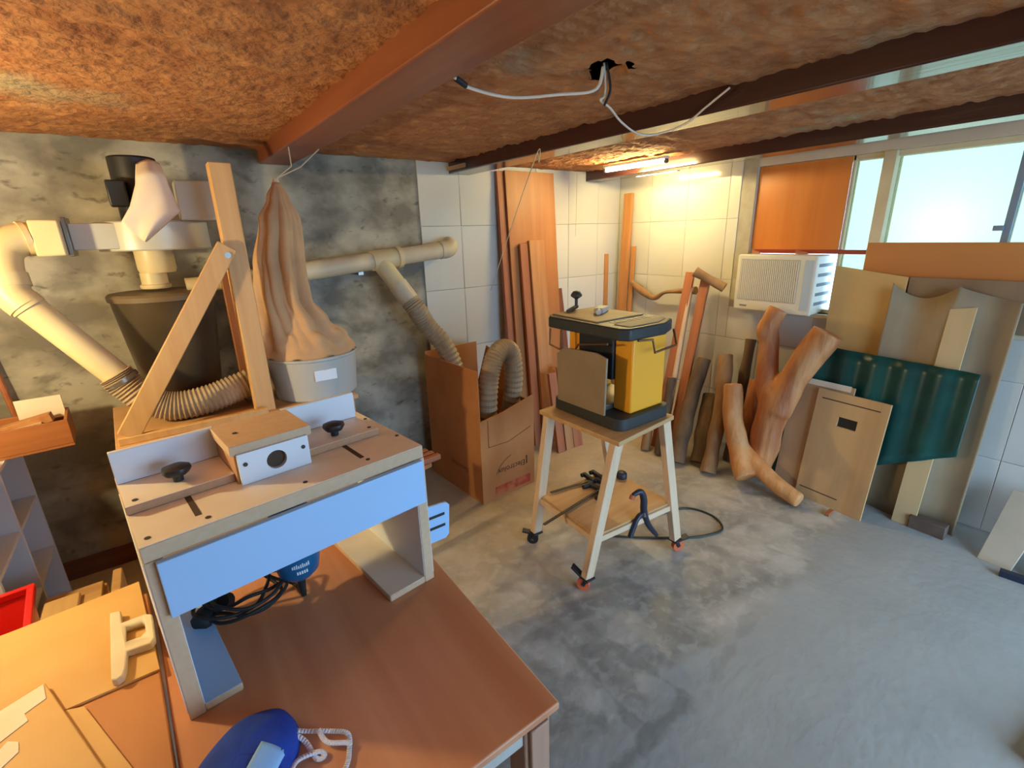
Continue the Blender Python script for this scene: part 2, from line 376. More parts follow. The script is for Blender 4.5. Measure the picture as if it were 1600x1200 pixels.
obj('mullion', MB().box(fx0+.01, fx1+.02, -.35, -.32, WZ0, WZ1), mat('grey_aluminium', C(120, 140, 160)), win, bev=.003)
M_redrail = mat('red_rail', C(150, 50, 30), .4)
obj('rail', MB().box(.012, .05, 1.122, WY1-.03, 1.476, 1.502), M_redrail, win, bev=.002, label='red painted rail')
M_orange = wood('orange_ply', (216, 134, 60), (202, 114, 46), 'z', rough=.35, scale=8, bump=.02)
obj('infill_panel', MB().box(.02, .035, 1.285, WY1-.005, 1.502, WZ1-.004), M_orange, win, label='orange varnished board filling the window')
for y0, y1, z0, z1 in ((1.122, 1.268, 1.502, WZ1-.03), (1.122, 1.268, WZ0+.025, 1.476), (.565, 1.062, WZ0+.025, WZ1-.03), (-.32, .535, WZ0+.025, WZ1-.03), (WY0+.03, -.35, WZ0+.025, WZ1-.03)):
    obj('pane', MB().box(.058, .064, y0, y1, z0, z1), M_pane, win)
obj('window_sill', MB().box(-.03, .15, WY0, WY1, WZ0-.025, WZ0), M_frame, win, bev=.003)

# ------------------------------------------------------------------ lamps
M_tube = mat('lit_tube', C(255, 240, 200), .4, emit=((1.0, .78, .33, 1), 135))
M_tube2 = mat('dim_tube', C(255, 240, 200), .4, emit=((1.0, .78, .33, 1), 48))
def tube_lamp(label, loc, L, mt):
    t = thing('tube_lamp', label, 'lamp', loc)
    obj('tube', MB().tube([(0, -L/2, 0), (0, L/2, 0)], .013, 12), mt, t)
    for s in (-1, 1): obj('end_cap', MB().tube([(0, s*L/2, 0), (0, s*(L/2+.018), 0)], .0145, 12), M_steel, t)
    obj('housing', MB().box(-.02, .02, -L/2-.018, L/2+.018, .013, .03), M_white, t, bev=.003)
tube_lamp('glowing warm tube lamp on the room side of the last beam', (2.80, 2.36, 2.072), .50, M_tube)
tube_lamp('glowing warm tube lamp between the last beam and the tiled wall', (3.17, 2.46, 2.06), .36, M_tube2)
t = thing('bulb_lamp', 'warm bare bulb hanging at the left, out of view', 'lamp', (-.95, 1.85, HC-.22))
obj('cord', MB().tube([(0, 0, .24), (0, 0, -.10)], .004, 8), M_white, t)
obj('socket', MB().lathe([(.014, -.15), (.018, -.14), (.018, -.10), (.006, -.095)], 16), M_black, t)
obj('bulb', MB().lathe([(.004, -.235), (.024, -.222), (.031, -.20), (.026, -.175), (.013, -.15)], 16), mat('lit_bulb', C(255, 230, 180), .4, emit=((1.0, .79, .40, 1), 10)), t)
pl = bpy.data.lights.new('bulb_light', 'POINT'); pl.energy = 33; pl.color = (1.0, .79, .40); pl.shadow_soft_size = .04
po = bpy.data.objects.new('bulb_light', pl); COL.objects.link(po); po.parent = t; po.location = (0, 0, -.29)
# ------------------------------------------------------------------ front workbench
M_bench = wood('bench_top', (212, 152, 112), (188, 120, 82), 'y', rough=.42, scale=9, bump=.03)
M_benchleg = wood('bench_leg', (184, 144, 120), (166, 124, 100), 'z')
ZB = .68
bn = thing('workbench', 'low workbench with reddish brown top under the router table', 'workbench', (0, 0, 0))
bench_poly = [(-.128, .583), (.528, .583), (.548, 1.53), (-.178, 1.53)]
obj('bench_top', MB().prism(bench_poly, ZB-.02, ZB), M_bench, bn, bev=.004)
M_grey_rail = mat('pale_rail', C(188, 184, 178), .6, C(176, 170, 162), 8)
obj('rail', MB().box(-.08, .44, .60, .62, ZB-.075, ZB-.021), M_grey_rail, bn, bev=.003, label='pale grey front rail')
for px, py in ((.475, .625), (-.065, .625), (.49, 1.48), (-.055, 1.48)):
    obj('leg', MB().box(px-.035, px+.035, py-.03, py+.03, 0, ZB-.021), M_benchleg, bn, bev=.004)
obj('brace', MB().bar((.475, .59, ZB-.03), (.475, .59, ZB-.16), .05, .012, (0, 1, 0)), M_benchleg, bn, bev=.003)
obj('rail', MB().box(-.09, .52, 1.47, 1.49, ZB-.11, ZB-.021), M_benchleg, bn, bev=.003)
obj('lower_shelf', MB().box(-.09, .51, .60, 1.5, .18, .2), M_grey_rail, bn, bev=.003)

# ------------------------------------------------------------------ router table
rtb = thing('router_table', 'router table with sky-tinted white apron and white fence standing on the low workbench', 'router table', (-.12, 1.03, ZB), math.radians(7.2))
TW, TD, TZ = .625, .40, .43
obj('table_top', MB().box(0, TW, 0, TD, TZ-.035, TZ-.001), M_mdf, rtb, bev=.002)
obj('top_laminate', MB().box(.001, TW-.001, .001, TD-.001, TZ-.001, TZ), M_offwhite, rtb, label='dusty white laminate surface')
obj('apron', MB().box(.018, TW-.012, -.016, -.001, .268, TZ-.036), M_skylam, rtb, bev=.0015, label='white front apron with sky blue painted in')
obj('apron', MB().box(.03, TW-.03, TD-.03, TD-.014, .268, .385), M_white, rtb, bev=.0015)
for x0, x1, fi0, fi1 in ((0, .03, .03, .105), (TW-.03, TW, TW-.145, TW-.03)):
    p = obj('leg_panel', MB().box(x0, x1, 0, TD-.02, 0, TZ-.036), M_mdf, rtb, bev=.002)
    for xa, xb in ((x0-.0012, x0), (x1, x1+.0012)): obj('facing', MB().box(xa, xb, .002, TD-.022, .021, TZ-.037), M_white, p, label='white laminate facing')
    f = obj('foot', MB().box(fi0, fi1, 0, TD-.02, 0, .02), M_mdf, rtb, bev=.004)
    obj('facing', MB().box(fi0+.001, fi1-.001, .001, TD-.021, .02, .0212), M_skylam if x0 < .1 else M_offwhite, f, label='pale laminate facing')  # only the left foot gets the painted skylight blue
M_slot = mat('slot_shadow', C(70, 54, 40), .8)
for sx in (.108, .475):
    obj('slot', MB().box(sx-.006, sx+.006, .05, .20, TZ, TZ+.0006), M_slot, rtb, label='dark T-slot')
M_screw = mat('screw_hole', C(52, 46, 42), .6)
for sx, sy, sz in ((.018, .03, TZ), (.015, .21, TZ), (.012, .36, TZ), (.12, .026, TZ), (.32, .028, TZ), (.48, .03, TZ), (.612, .11, TZ), (.612, .3, TZ), (.02, .18, TZ+.02), (.565, .18, TZ+.02), (.235, .21, TZ+.0975)):
    obj('screw', MB().lathe([(.0055, 0), (.0055, .0012)], 10, (sx, sy, sz)), M_screw, rtb)
def fence(x0, x1):
    f = obj('fence_base', MB().box(x0, x1, .155, .305, TZ+.0007, TZ+.019), M_mdf_edge, rtb, bev=.0015)
    obj('base_laminate', MB().box(x0+.001, x1-.001, .156, .292, TZ+.019, TZ+.0198), M_offwhite, f, label='white laminate')
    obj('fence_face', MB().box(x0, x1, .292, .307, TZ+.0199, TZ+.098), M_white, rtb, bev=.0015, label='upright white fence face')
fence(.0, .207); fence(.372, .58)
obj('dust_box', MB().box(.207, .372, .13, .30, TZ+.001, TZ+.072), M_mdf_edge, rtb, bev=.0015)
obj('dust_box_lid', MB().box(.200, .385, .125, .305, TZ+.073, TZ+.097), M_mdf, rtb, bev=.0015)
def holed(w, h, cx, cz, r, t, n=32):
    mb = MB(); ring = [(cx+r*math.cos(2*PI*k/n), cz+r*math.sin(2*PI*k/n)) for k in range(n)]; out = []
    for a, c in ring:
        dx, dz = a-cx, c-cz; k = min(((w-cx) if dx > 0 else cx)/max(abs(dx), 1e-9), ((h-cz) if dz > 0 else cz)/max(abs(dz), 1e-9)); out.append((cx+dx*k, cz+dz*k))
    for i, c0 in enumerate(((0, 0), (w, 0), (w, h), (0, h))):
        j = min(range(n), key=lambda q: (out[q][0]-c0[0])**2+(out[q][1]-c0[1])**2); out[j] = c0
    vs = [(a, y, c) for y in (0, t) for lst in (ring, out) for a, c in lst]
    fs = []
    for k in range(n):
        q = (k+1) % n; fs += [(k, q, n+q, n+k), (2*n+k, 3*n+k, 3*n+q, 2*n+q), (k, 2*n+k, 2*n+q, q), (n+k, n+q, 3*n+q, 3*n+k)]
    return mb.add(vs, fs)
fp = holed(.160, .076, .082, .038, .023, .012)
fp.v = [(x+.211, y+.117, z+TZ+.0008) for x, y, z in fp.v]
fpo = obj('dust_port_face', fp, M_white, rtb, angle=30, label='white face plate with a round dust hole')
obj('dust_port', MB().lathe([(.0225, 0), (.0225, .001)], 24), M_slot, fpo).matrix_local = Matrix.Translation((.293, .1295, TZ+.039)) @ Matrix.Rotation(PI/2, 4, 'X')
for sx in (.225, .357): obj('screw', MB().lathe([(.005, 0), (.005, .002)], 10), M_screw, fpo).matrix_local = Matrix.Translation((sx, .117, TZ+.05)) @ Matrix.Rotation(PI/2, 4, 'X')
def knob(x, y):
    mb = MB(); n = 30; prof = [(.010, 0), (.011, .014), (.024, .018), (.029, .026), (.027, .034), (.016, .038), (.004, .039)]
    vs = []
    for r, z in prof:
        for k in range(n):
            a = 2*PI*k/n; rr = r*(1+(.05*math.cos(5*a) if r > .02 else 0)); vs.append((rr*math.cos(a), rr*math.sin(a), z))
    fs = [(i*n+k, i*n+(k+1) % n, (i+1)*n+(k+1) % n, (i+1)*n+k) for i in range(len(prof)-1) for k in range(n)]+[tuple(range(n-1, -1, -1)), tuple((len(prof)-1)*n+k for k in range(n))]
    o = obj('clamp_knob', mb.add(vs, fs), M_black, rtb, angle=50, label='black lobed clamping knob'); o.location = (x, y, TZ+.0199)
knob(.106, .215); knob(.472, .20)

# router hanging under the table
M_blue = mat('router_blue', C(20, 92, 140), .35)
rr_ = thing('router', 'blue hand router hanging upside down under the router table', 'router', (.17, 1.27, 0))
obj('base_plate', MB().box(-.13, .13, -.09, .09, 1.046, 1.073), M_black, rr_, bev=.004)
obj('motor_body', MB().lathe([(.014, .752), (.034, .756), (.053, .776), (.060, .81), (.057, .90), (.049, .96), (.05, 1.045)], 28), M_blue, rr_, angle=40)
obj('cable_gland', MB().lathe([(.007, .684), (.009, .70), (.013, .756)], 14), M_blackrub, rr_)
obj('lift_plate', MB().box(.03, .20, -.03, .03, .868, .884), M_black, rr_, bev=.003)
M_mark = mat('white_print', C(220, 228, 236), .5)
mb = MB()
for k in range(9):
    a = -PI/2-.05+.085*(k-4); mb.bar((.0605*math.cos(a), .0605*math.sin(a), .815), (.0605*math.cos(a), .0605*math.sin(a), .823+.002*(k % 3)), .003, .002, (math.cos(a), math.sin(a), 0))
for k in range(5):
    a = -PI/2-.02+.1*(k-2); mb.bar((.0590*math.cos(a), .0590*math.sin(a), .795), (.0590*math.cos(a), .0590*math.sin(a), .804), .004, .002, (math.cos(a), math.sin(a), 0))
obj('printed_mark', mb, M_mark, rr_)
# its cable
cb = thing('power_cable', 'coiled black power cable with plug lying under the router table', 'cable', (0, 0, ZB))
pts = [(.17, 1.29, .006), (.155, 1.335, .010)]
for k in range(46):
    a = .5+2*PI*k/9.2; r = .082+.024*math.sin(k*.9); pts.append((.028+r*1.1*math.cos(a), 1.315+r*.95*math.sin(a), .02+.0012*k+.010*(math.sin(k*1.7)+1)+.03*max(0, math.sin(a))))
pts += [(-.03, 1.35, .075), (-.055, 1.325, .05)]
obj('cord', MB().tube(smooth(pts, 5), .0048, 8), M_blackrub, cb, angle=180)
obj('plug', MB().tube([(-.045, 1.335, .05), (-.058, 1.315, .04), (-.075, 1.292, .032), (-.08, 1.285, .03)], [.010, .024, .026, .018], 14), M_blackrub, cb, angle=60)
obj('cable_tie', MB().tube([(-.008, 1.345, .03), (-.022, 1.33, .045)], .022, 12), M_blackrub, cb, angle=60)
# small things at the bench's back right
p = thing('slotted_plate', 'pale plate with two dark slots behind the router table right leg', 'plate', (.56, 1.532, -.05))
obj('plate', MB().prism([(0, .52), (.20, .52), (.215, .535), (.225, .665), (.212, .68), (0, .695)], 0, .012, 'y'), M_skylam, p, bev=.002)
for z in (.585, .635): obj('slot', MB().box(.12, .20, -.001, .0, z-.006, z+.006), M_black, p)
tag(obj('wood_block', MB().box(-.03, .03, -.02, .02, 0, .075), wood('brown_block', (150, 104, 66), (132, 88, 54), 'z'), bev=.003), 'small brown wood block standing at the workbench back edge', 'wood block').location = (.468, 1.505, ZB)
M_stick = wood('stick', (168, 100, 66), (146, 80, 50), 'x')
st = thing('stool', 'low wooden stool mostly hidden behind the router table', 'stool', (.80, 2.12, -.04), .25)
obj('seat', MB().box(-.13, .13, -.13, .13, .57, .595), M_red, st, bev=.004)
for sx in (-1, 1):
    for sy in (-1, 1): obj('leg', MB().bar((sx*.07, sy*.07, .04), (sx*.07, sy*.07, .57), .03, .03), M_red, st, bev=.003)
names = ('nearest the box', 'second from the box', 'third from the box', 'farthest from the box')
for k in range(4):
    o = obj('wood_stick', MB().box(-.14, .14, -.016, .016, 0, .028), M_stick, bev=.004)
    tag(o, 'reddish wooden stick on the hidden stool, ' + names[k], 'stick', 'sticks on the stool')
    o.location = (.872-.014*k, 2.03+.042*k, .5555+.001*k); o.rotation_euler = (0, 0, .1)

# ------------------------------------------------------------------ left table with boards
M_yel = mat('yellow_board', C(216, 172, 104), .55, C(204, 156, 88), 3, bump=.02)
M_brn = wood('brown_board', (192, 128, 74), (178, 112, 60), 'y', rough=.5, scale=8, bump=.02)
lt = thing('side_table', 'brown side table at the lower left carrying yellow boards', 'table', (0, 0, 0))
obj('table_top', MB().prism([(-.95, .45), (-.136, .45), (-.148, .9), (-.19, 1.55), (-.95, 1.55)], .665, .695), M_brn, lt, bev=.003)
for px in (-.9, -.235):
    for py in (.5, 1.5): obj('leg', MB().box(px-.03, px+.03, py-.03, py+.03, 0, .664), M_benchleg, lt, bev=.003)
ya = obj('yellow_sheet', MB().prism([(-.80, 1.21), (-.166, 1.205), (-.208, 1.615), (-.475, 1.585), (-.80, 1.57)], 0, .006), M_yel, bev=.001)
tag(ya, 'yellow fibreboard sheet on the side table, under the white push handle', 'board').location = (0, 0, .6955)
yb = obj('yellow_board', MB().prism([(-.85, .55), (-.20, .55), (-.205, .86), (-.262, 1.003), (-.335, 1.20), (-.372, 1.30), (-.85, 1.27)], 0, .016), M_yel, bev=.002)
tag(yb, 'thicker yellow board at the bottom left corner under paper scraps', 'board').location = (0, 0, .7020)
yc = obj('yellow_strip', MB().prism([(-.30, 1.19), (-.335, 1.205), (-.30, 1.10), (-.235, .93), (-.20, .80), (-.165, .80), (-.20, .93)], 0, .007), M_yel, bev=.001)
tag(yc, 'narrow yellow offcut beside the thicker yellow board', 'board').location = (0, 0, .6955)
ph = []
hp = [(-.245, 1.475), (-.222, 1.468), (-.219, 1.412), (-.17, 1.412), (-.155, 1.40), (-.150, 1.30), (-.158, 1.282), (-.205, 1.290), (-.2065, 1.235), (-.210, 1.212), (-.222, 1.205), (-.232, 1.214)]
mbp = MB().prism(hp, 0, .02)
pho = obj('push_handle', mbp, mat('cream_wood', C(226, 212, 186), .6, C(216, 200, 170), 8), bev=.003)
tag(pho, 'cream wooden push handle with a hand hole on the yellow sheet', 'push stick').location = (-.02, 0, .702)
cut = obj('handle_hole', MB().prism([(-.210, 1.388), (-.178, 1.386), (-.170, 1.375), (-.168, 1.335), (-.178, 1.322), (-.209, 1.326)], -.01, .03), M_mdf)
q = pho.modifiers.new('hole', 'BOOLEAN'); q.operation = 'DIFFERENCE'; q.object = cut; q.solver = 'EXACT'
bpy.context.view_layer.update(); cut.location = pho.location; bpy.context.view_layer.update()
dg = bpy.context.evaluated_depsgraph_get(); newm = bpy.data.meshes.new_from_object(pho.evaluated_get(dg)); pho.modifiers.clear(); pho.data = newm
bpy.data.objects.remove(cut)
M_paper = mat('paper', C(236, 226, 206), .8, C(228, 214, 188), 5)
for k, (poly, lab) in enumerate((([(-.50, 1.235), (-.438, 1.265), (-.374, 1.296), (-.364, 1.245), (-.395, 1.225), (-.386, 1.20), (-.423, 1.172), (-.50, 1.13)], 'torn white paper scrap at the left, larger of the two'),
                                ([(-.45, 1.10), (-.411, 1.165), (-.393, 1.15), (-.389, 1.123), (-.411, 1.10), (-.46, 1.04)], 'torn white paper scrap at the left, smaller of the two'))):
    o = obj('paper_scrap', MB().prism(poly, 0, .0012), M_paper); tag(o, lab, 'paper', 'paper scraps'); o.location = (0, 0, .7185)

# blue mask on the bench
M_mask = mat('blue_fabric', C(18, 62, 168), .85, C(14, 50, 146), 20, bump=.06, bscale=160)
mk = thing('face_mask', 'royal blue fabric face mask with white straps at the bottom edge', 'face mask', (-.046, .832, ZB), math.radians(-40))
def dome(u, v):
    a = 2*PI*u; r = v; x = .088*r*math.cos(a); y = .125*r*math.sin(a)
    return (x, y, .004+.06*math.sqrt(max(0, 1-r**2.4))+.002*math.sin(6*a)*r)
obj('shell', MB().grid(dome, 48, 14), M_mask, mk, solid=.003, angle=180)
M_lab = mat('pale_blue_label', C(140, 184, 232), .7)
def lab(u, v):
    x = .03+.045*u; y = -.075+.10*v; r = math.hypot(x/.088, y/.125)
    return (x, y, .0068+.06*math.sqrt(max(0, 1-min(r, 1)**2.4)))
obj('label_patch', MB().grid(lab, 8, 12), M_lab, mk, solid=.001, angle=180, label='pale blue printed patch')
M_strap = mat('white_strap', C(222, 222, 234), .7)
for pth in ([(.016, .875, .036), (.026, .868, .03), (.056, .834, .008), (.066, .785, .006), (.080, .779, .006), (.074, .793, .008), (.035, .796, .014), (.015, .77, .02)],
            [(.020, .872, .030), (.060, .855, .008), (.103, .824, .006), (.131, .795, .006), (.122, .759, .006), (.107, .733, .006), (.07, .70, .006)],
            [(.085, .838, .010), (.092, .80, .011), (.122, .775, .011), (.127, .765, .010)]):
    P = smooth(pth, 8); mb = MB()
    for i in range(len(P)-1): mb.bar(P[i], P[i+1]+(P[i+1]-P[i])*.25, .0095, .002)
    so = obj('strap', mb, M_strap, mk, angle=180); so.matrix_local = (Matrix.Translation((-.052, .835, 0)) @ Matrix.Rotation(math.radians(-40), 4, 'Z')).inverted()

# ------------------------------------------------------------------ shelf and clutter at the far left
M_shelf = mat('shelf_white', C(214, 224, 240), .5)
sh = thing('shelf_unit', 'white open shelf unit against the concrete wall at the left edge', 'shelf', (0, 0, 0))
SX0, SX1, SY0, SY1, SZ = -1.0, -.615, 2.12, 2.86, .84
obj('back_panel', MB().box(SX0, SX0+.01, SY0, SY1, 0, SZ), M_shelf, sh)
for y in (SY0, (SY0+SY1)/2, SY1-.016): obj('side_panel', MB().box(SX0+.011, SX1, y, y+.016, 0, SZ), M_shelf, sh, bev=.001)
for z in (.05, .30, .565, .824):
    for y0, y1 in ((SY0+.017, (SY0+SY1)/2-.001), ((SY0+SY1)/2+.017, SY1-.017)): obj('shelf_board', MB().box(SX0+.011, SX1-.002, y0, y1, z, z+.015), M_shelf, sh, bev=.001)
cr = thing('wooden_crate', 'shallow brown wooden crate of offcuts on the white shelf', 'crate', (-.60, 2.72, SZ+.001), math.radians(4))
M_crate = wood('crate', (176, 110, 58), (158, 94, 46), 'x')
obj('base', MB().box(-.12, .19, -.1, .12, 0, .01), M_crate, cr)
for y in (-.1, .108): obj('side', MB().box(-.12, .19, y, y+.012, .01, .115), M_crate, cr, bev=.002)
for x in (-.12, .178): obj('end', MB().box(x, x+.012, -.087, .107, .01, .115), M_crate, cr, bev=.002)
for k, (x, y, z, rz, ry, l, lb) in enumerate(((.03, -.03, .08, .1, -.1, .16, 'pale offcut lying in the crate, nearest the camera'), (.05, .02, .10, -.05, -.18, .18, 'tilted offcut behind the pale one in the crate'), (.12, -.05, .085, .3, .1, .07, 'short dark offcut at the crate right end'))):
    o = obj('offcut', MB().box(-l/2, l/2, -.022, .022, -.018, .018), (M_mdf, M_oak, M_red)[k], bev=.002); tag(o, lb, 'offcut', 'offcuts in the crate')
    o.location = (-.60+x, 2.72+y, SZ+z); o.rotation_euler = (0, ry, rz)
tag(obj('white_card', MB().box(-.075, .075, -.004, .004, -.05, .05), M_paper, bev=.001), 'white card standing upright at the back of the crate', 'card').location = (-.50, 2.80, SZ+.14)
tag(obj('wood_turning', MB().lathe([(.012, 0), (.012, .03), (.022, .035), (.022, .05), (.016, .056)], 18), M_birch, angle=50), 'turned pale wooden piece on the shelf left of the crate', 'turning').location = (-.735, 2.58, SZ+.0)
jar = thing('plastic_jar', 'clear ribbed plastic jar at the far left on the shelf', 'jar', (-.715, 2.42, SZ+.001))
M_jar = mat('clear_plastic', C(196, 192, 180), .15)
obj('body', MB().lathe([(.05+.002*(k % 2), .008*k) for k in range(14)], 24), M_jar, jar, angle=20)
obj('lid', MB().lathe([(.053, .112), (.053, .13), (.045, .132)], 24), M_crate, jar)
M_redp = mat('red_plastic', C(206, 30, 22), .35)
rb = thing('red_bin', 'bright red plastic bin at the left edge behind the side table', 'bin', (-.665, 1.86, 0), .1)
mb = MB(); mb.add([(x*sx, y*sx, z) for z, sx in ((0, .85), (.56, 1.0)) for x, y in ((-.15, -.15), (.15, -.15), (.15, .15), (-.15, .15))], [(3, 2, 1, 0), (0, 1, 5, 4), (1, 2, 6, 5), (2, 3, 7, 6), (3, 0, 4, 7)])
obj('body', mb, M_redp, rb, solid=.006, bev=.004)
mb = MB()
for a in ((-.165, .165, -.165, -.145), (-.165, .165, .145, .165), (-.165, -.145, -.145, .145), (.145, .165, -.145, .145)): mb.box(*a, .555, .58)
obj('rim', mb, M_redp, rb, bev=.004)
ob = thing('offcut_box', 'rough wooden box of pale scraps on the floor beside the red bin', 'box', (-.47, 2.16, 0), .15)
M_rough = wood('rough_pine', (196, 158, 104), (170, 130, 80), 'x')
obj('body', MB().box(-.10, .10, -.10, .10, 0, .36), M_rough, ob, bev=.004)
tag(obj('plank_offcut', MB().box(-.085, .085, -.09, .09, 0, .028), M_rough, bev=.003), 'pale square plank offcut on the rough wooden box', 'offcut').location = (-.475, 2.155, .361)
tag(obj('plank_offcut', MB().box(-.05, .05, -.05, .05, 0, .022), wood('pale_offcut', (206, 170, 116), (188, 150, 96), 'y'), bev=.003), 'smaller scrap lying on the pale square offcut', 'offcut').location = (-.50, 2.13, .390)
tag(obj('plank_offcut', MB().box(-.015, .015, -.09, .09, 0, .40), M_rough, bev=.003), 'upright pale board beside the rough wooden box', 'offcut').location = (-.345, 2.19, 0)
tag(obj('wood_stick', MB().tube([(-.62, 3.0, .86), (-.66, 3.04, 1.42)], .012, 10), M_red), 'thin dark stick leaning on the concrete wall at the left edge', 'stick')

# ------------------------------------------------------------------ cabinet with the dust collector
ZC = .92
cab = thing('cabinet', 'tan board cabinet behind the router table carrying the dust collector', 'cabinet', (-.226, 2.215, 0), math.radians(3))
M_cabm = mat('cabinet_board', C(204, 160, 112), .6, C(192, 146, 98), 4)
obj('cabinet_top', MB().box(-.01, .93, -.01, .62, ZC-.022, ZC), M_cabm, cab, bev=.003)
obj('body', MB().box(.0, .92, .02, .61, .06, ZC-.022), M_cabm, cab, bev=.003)
for x0 in (.01, .465): 
    d_ = obj('door', MB().box(x0, x0+.445, .001, .019, .08, ZC-.035), M_cabm, cab, bev=.003); obj('knob', MB().lathe([(.008, 0), (.012, .02), (.004, .024)], 14), M_steel, d_).matrix_local = Matrix.Translation((x0+(.41 if x0 < .1 else .03), .001, .6)) @ Matrix.Rotation(PI/2, 4, 'X')
obj('plinth', MB().box(.02, .90, .05, .60, 0, .06), M_black, cab)
fr = thing('braced_post', 'tall wooden post with a diagonal brace standing on the cabinet', 'post', (0, 0, ZC))
M_post = wood('post', (214, 172, 116), (200, 154, 98), 'z')
obj('post', MB().box(.258, .337, 2.285, 2.36, 0, 1.945-ZC), M_post, fr, bev=.004)
obj('brace', MB().bar((.268, 2.271, 1.635-ZC), (-.192, 2.245, .03), .072, .024, (0, 1, 0)), M_post, fr, bev=.003)
obj('foot_rail', MB().box(-.225, .30, 2.232, 2.258, 0, .03), M_post, fr, bev=.003)
obj('bolt', MB().tube([(.262, 2.255, 1.60-ZC), (.262, 2.27, 1.60-ZC)], .012, 10), M_steel, fr)
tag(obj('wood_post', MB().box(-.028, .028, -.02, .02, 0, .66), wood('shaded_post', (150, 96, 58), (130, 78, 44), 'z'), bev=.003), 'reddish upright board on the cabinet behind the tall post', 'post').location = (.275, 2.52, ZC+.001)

M_grey = mat('grey_metal', C(196, 196, 188), .35, C(186, 184, 172), 4, spec=.6)
dc = thing('dust_blower', 'pale round dust blower housing with black motor above the black drum', 'blower', (.05, 2.72, 0))
n = 40; vol = [(.205*math.cos(2*PI*k/n), .205*math.sin(2*PI*k/n)) for k in range(n)]
obj('housing', MB().prism(vol, 1.625, 1.742), M_grey, dc, bev=.006, angle=30)
obj('inlet_duct', MB().box(-.27, -.1, -.16, -.04, 1.635, 1.735), M_grey, dc, bev=.004)
obj('flange', MB().box(-.285, -.27, -.18, -.02, 1.612, 1.758), M_steel, dc, bev=.003, label='dark steel flange')
obj('motor', MB().tube([(-.02, 0, 1.743), (-.02, 0, 2.0)], [.085, .085], 26), M_black, dc, bev=.008, angle=40)
obj('motor_box', MB().box(-.125, -.06, -.12, -.04, 1.80, 1.90), M_black, dc, bev=.006)
obj('switch_box', MB().box(.10, .235, -.19, -.07, 1.7425, 1.90), M_grey, dc, bev=.006, label='pale switch box')
obj('outlet_collar', MB().lathe([(.066, 1.53), (.072, 1.545), (.072, 1.624)], 26, (-.02, -.02, 0)), M_pvc, dc, angle=40)
obj('outlet_pipe', MB().lathe([(.054, 1.462), (.058, 1.468), (.058, 1.478), (.05, 1.482), (.05, 1.53)], 26, (-.04, -.02, 0)), M_pvc, dc, angle=40)
obj('wall_bracket', MB().box(-.03, .03, .15, .335, 1.60, 1.624), M_steel, dc)
TL = [(.040, 1.955), (.022, 1.87), (-.012, 1.79), (-.05, 1.735), (.0, 1.665)]; TR = [(.118, 1.962), (.128, 1.87), (.142, 1.80), (.15, 1.775), (.012, 1.66)]
def towel(u, v):
    k = min(int(v*4), 3); t = v*4-k; a = [TL[k][i]+(TL[k+1][i]-TL[k][i])*t for i in (0, 1)]; c = [TR[k][i]+(TR[k+1][i]-TR[k][i])*t for i in (0, 1)]
    y = 2.455-.03*math.sin(PI*u)-.012*math.sin(8*u+3*v)*v-.01*v+(.10*(1-v*6) if v < 1/6 else 0)
    return (a[0]+(c[0]-a[0])*u, y, a[1]+(c[1]-a[1])*u+(.012*math.sin(PI*u) if v < .3 else 0))
tw = MB().grid(towel, 18, 32)
tag(obj('paper_towel', tw, mat('towel', C(226, 214, 200), .9, C(214, 194, 172), 5), solid=.003, angle=180), 'crumpled white cloth draped over the front of the dust blower', 'cloth')
dr = thing('dust_drum', 'tapered black plastic drum with lid on the cabinet under the blower', 'drum', (.03, 2.72, ZC+.001))
obj('body', MB().lathe([(.140, 0), (.146, .01), (.20, .50), (.203, .505)], 36), mat('drum_black', C(86, 74, 56), .35, C(72, 62, 46), 6), dr, angle=40)
obj('lid', MB().lathe([(.207, .495), (.209, .515), (.20, .525), (.06, .53)], 36), mat('drum_lid', C(112, 96, 72), .5), dr, angle=40)
obj('inlet', MB().tube([(.09, -.06, .545), (.25, -.06, .55)], .034, 18), M_pvc, dr, angle=40)

# PVC line on the left
pv = thing('pvc_pipe', 'lamp-tinted PVC elbow and diagonal pipe on the left of the blower', 'pipe', (0, 0, 0))
el = smooth([(-.325, 2.54, 1.683), (-.36, 2.53, 1.678), (-.405, 2.51, 1.645), (-.418, 2.49, 1.585), (-.415, 2.475, 1.53)], 6)
obj('elbow', MB().tube(el, .056, 24), M_pvc, pv, angle=60)
obj('adapter', MB().box(-.32, -.236, 2.48, 2.605, 1.618, 1.745), M_pvc, pv, bev=.006, label='square adapter')
for a, b in (((-.352, 2.532, 1.68), (-.336, 2.537, 1.682)), ((-.418, 2.483, 1.56), (-.415, 2.474, 1.515))): obj('collar', MB().tube([a, b], .062, 24), M_pvc, pv, angle=50)
obj('joint', MB().tube(smooth([(-.415, 2.474, 1.53), (-.412, 2.465, 1.49), (-.385, 2.455, 1.445)], 5), [.056]*11, 24), M_pvc, pv, angle=60)
obj('straight_pipe', MB().tube([(-.40, 2.46, 1.475), (-.175, 2.44, 1.128)], .050, 24), M_pvc, pv, angle=60)
obj('collar', MB().tube([(-.395, 2.459, 1.467), (-.378, 2.4575, 1.44)], .055, 24), M_pvc, pv, angle=50)
def ribs(path, r, k=10, rib=.06): return MB().tube(smooth(path, k), r, 20, rib=rib)
hs = thing('flex_hose', 'ribbed grey flexible hose sagging across the cabinet top', 'hose', (0, 0, 0))
obj('hose', ribs([(-.195, 2.445, 1.155), (-.165, 2.44, 1.10), (-.10, 2.43, 1.02), (-.02, 2.42, .985), (.10, 2.42, .99), (.22, 2.435, 1.015), (.345, 2.445, 1.045)], .060, 14), M_hose, hs, angle=12)
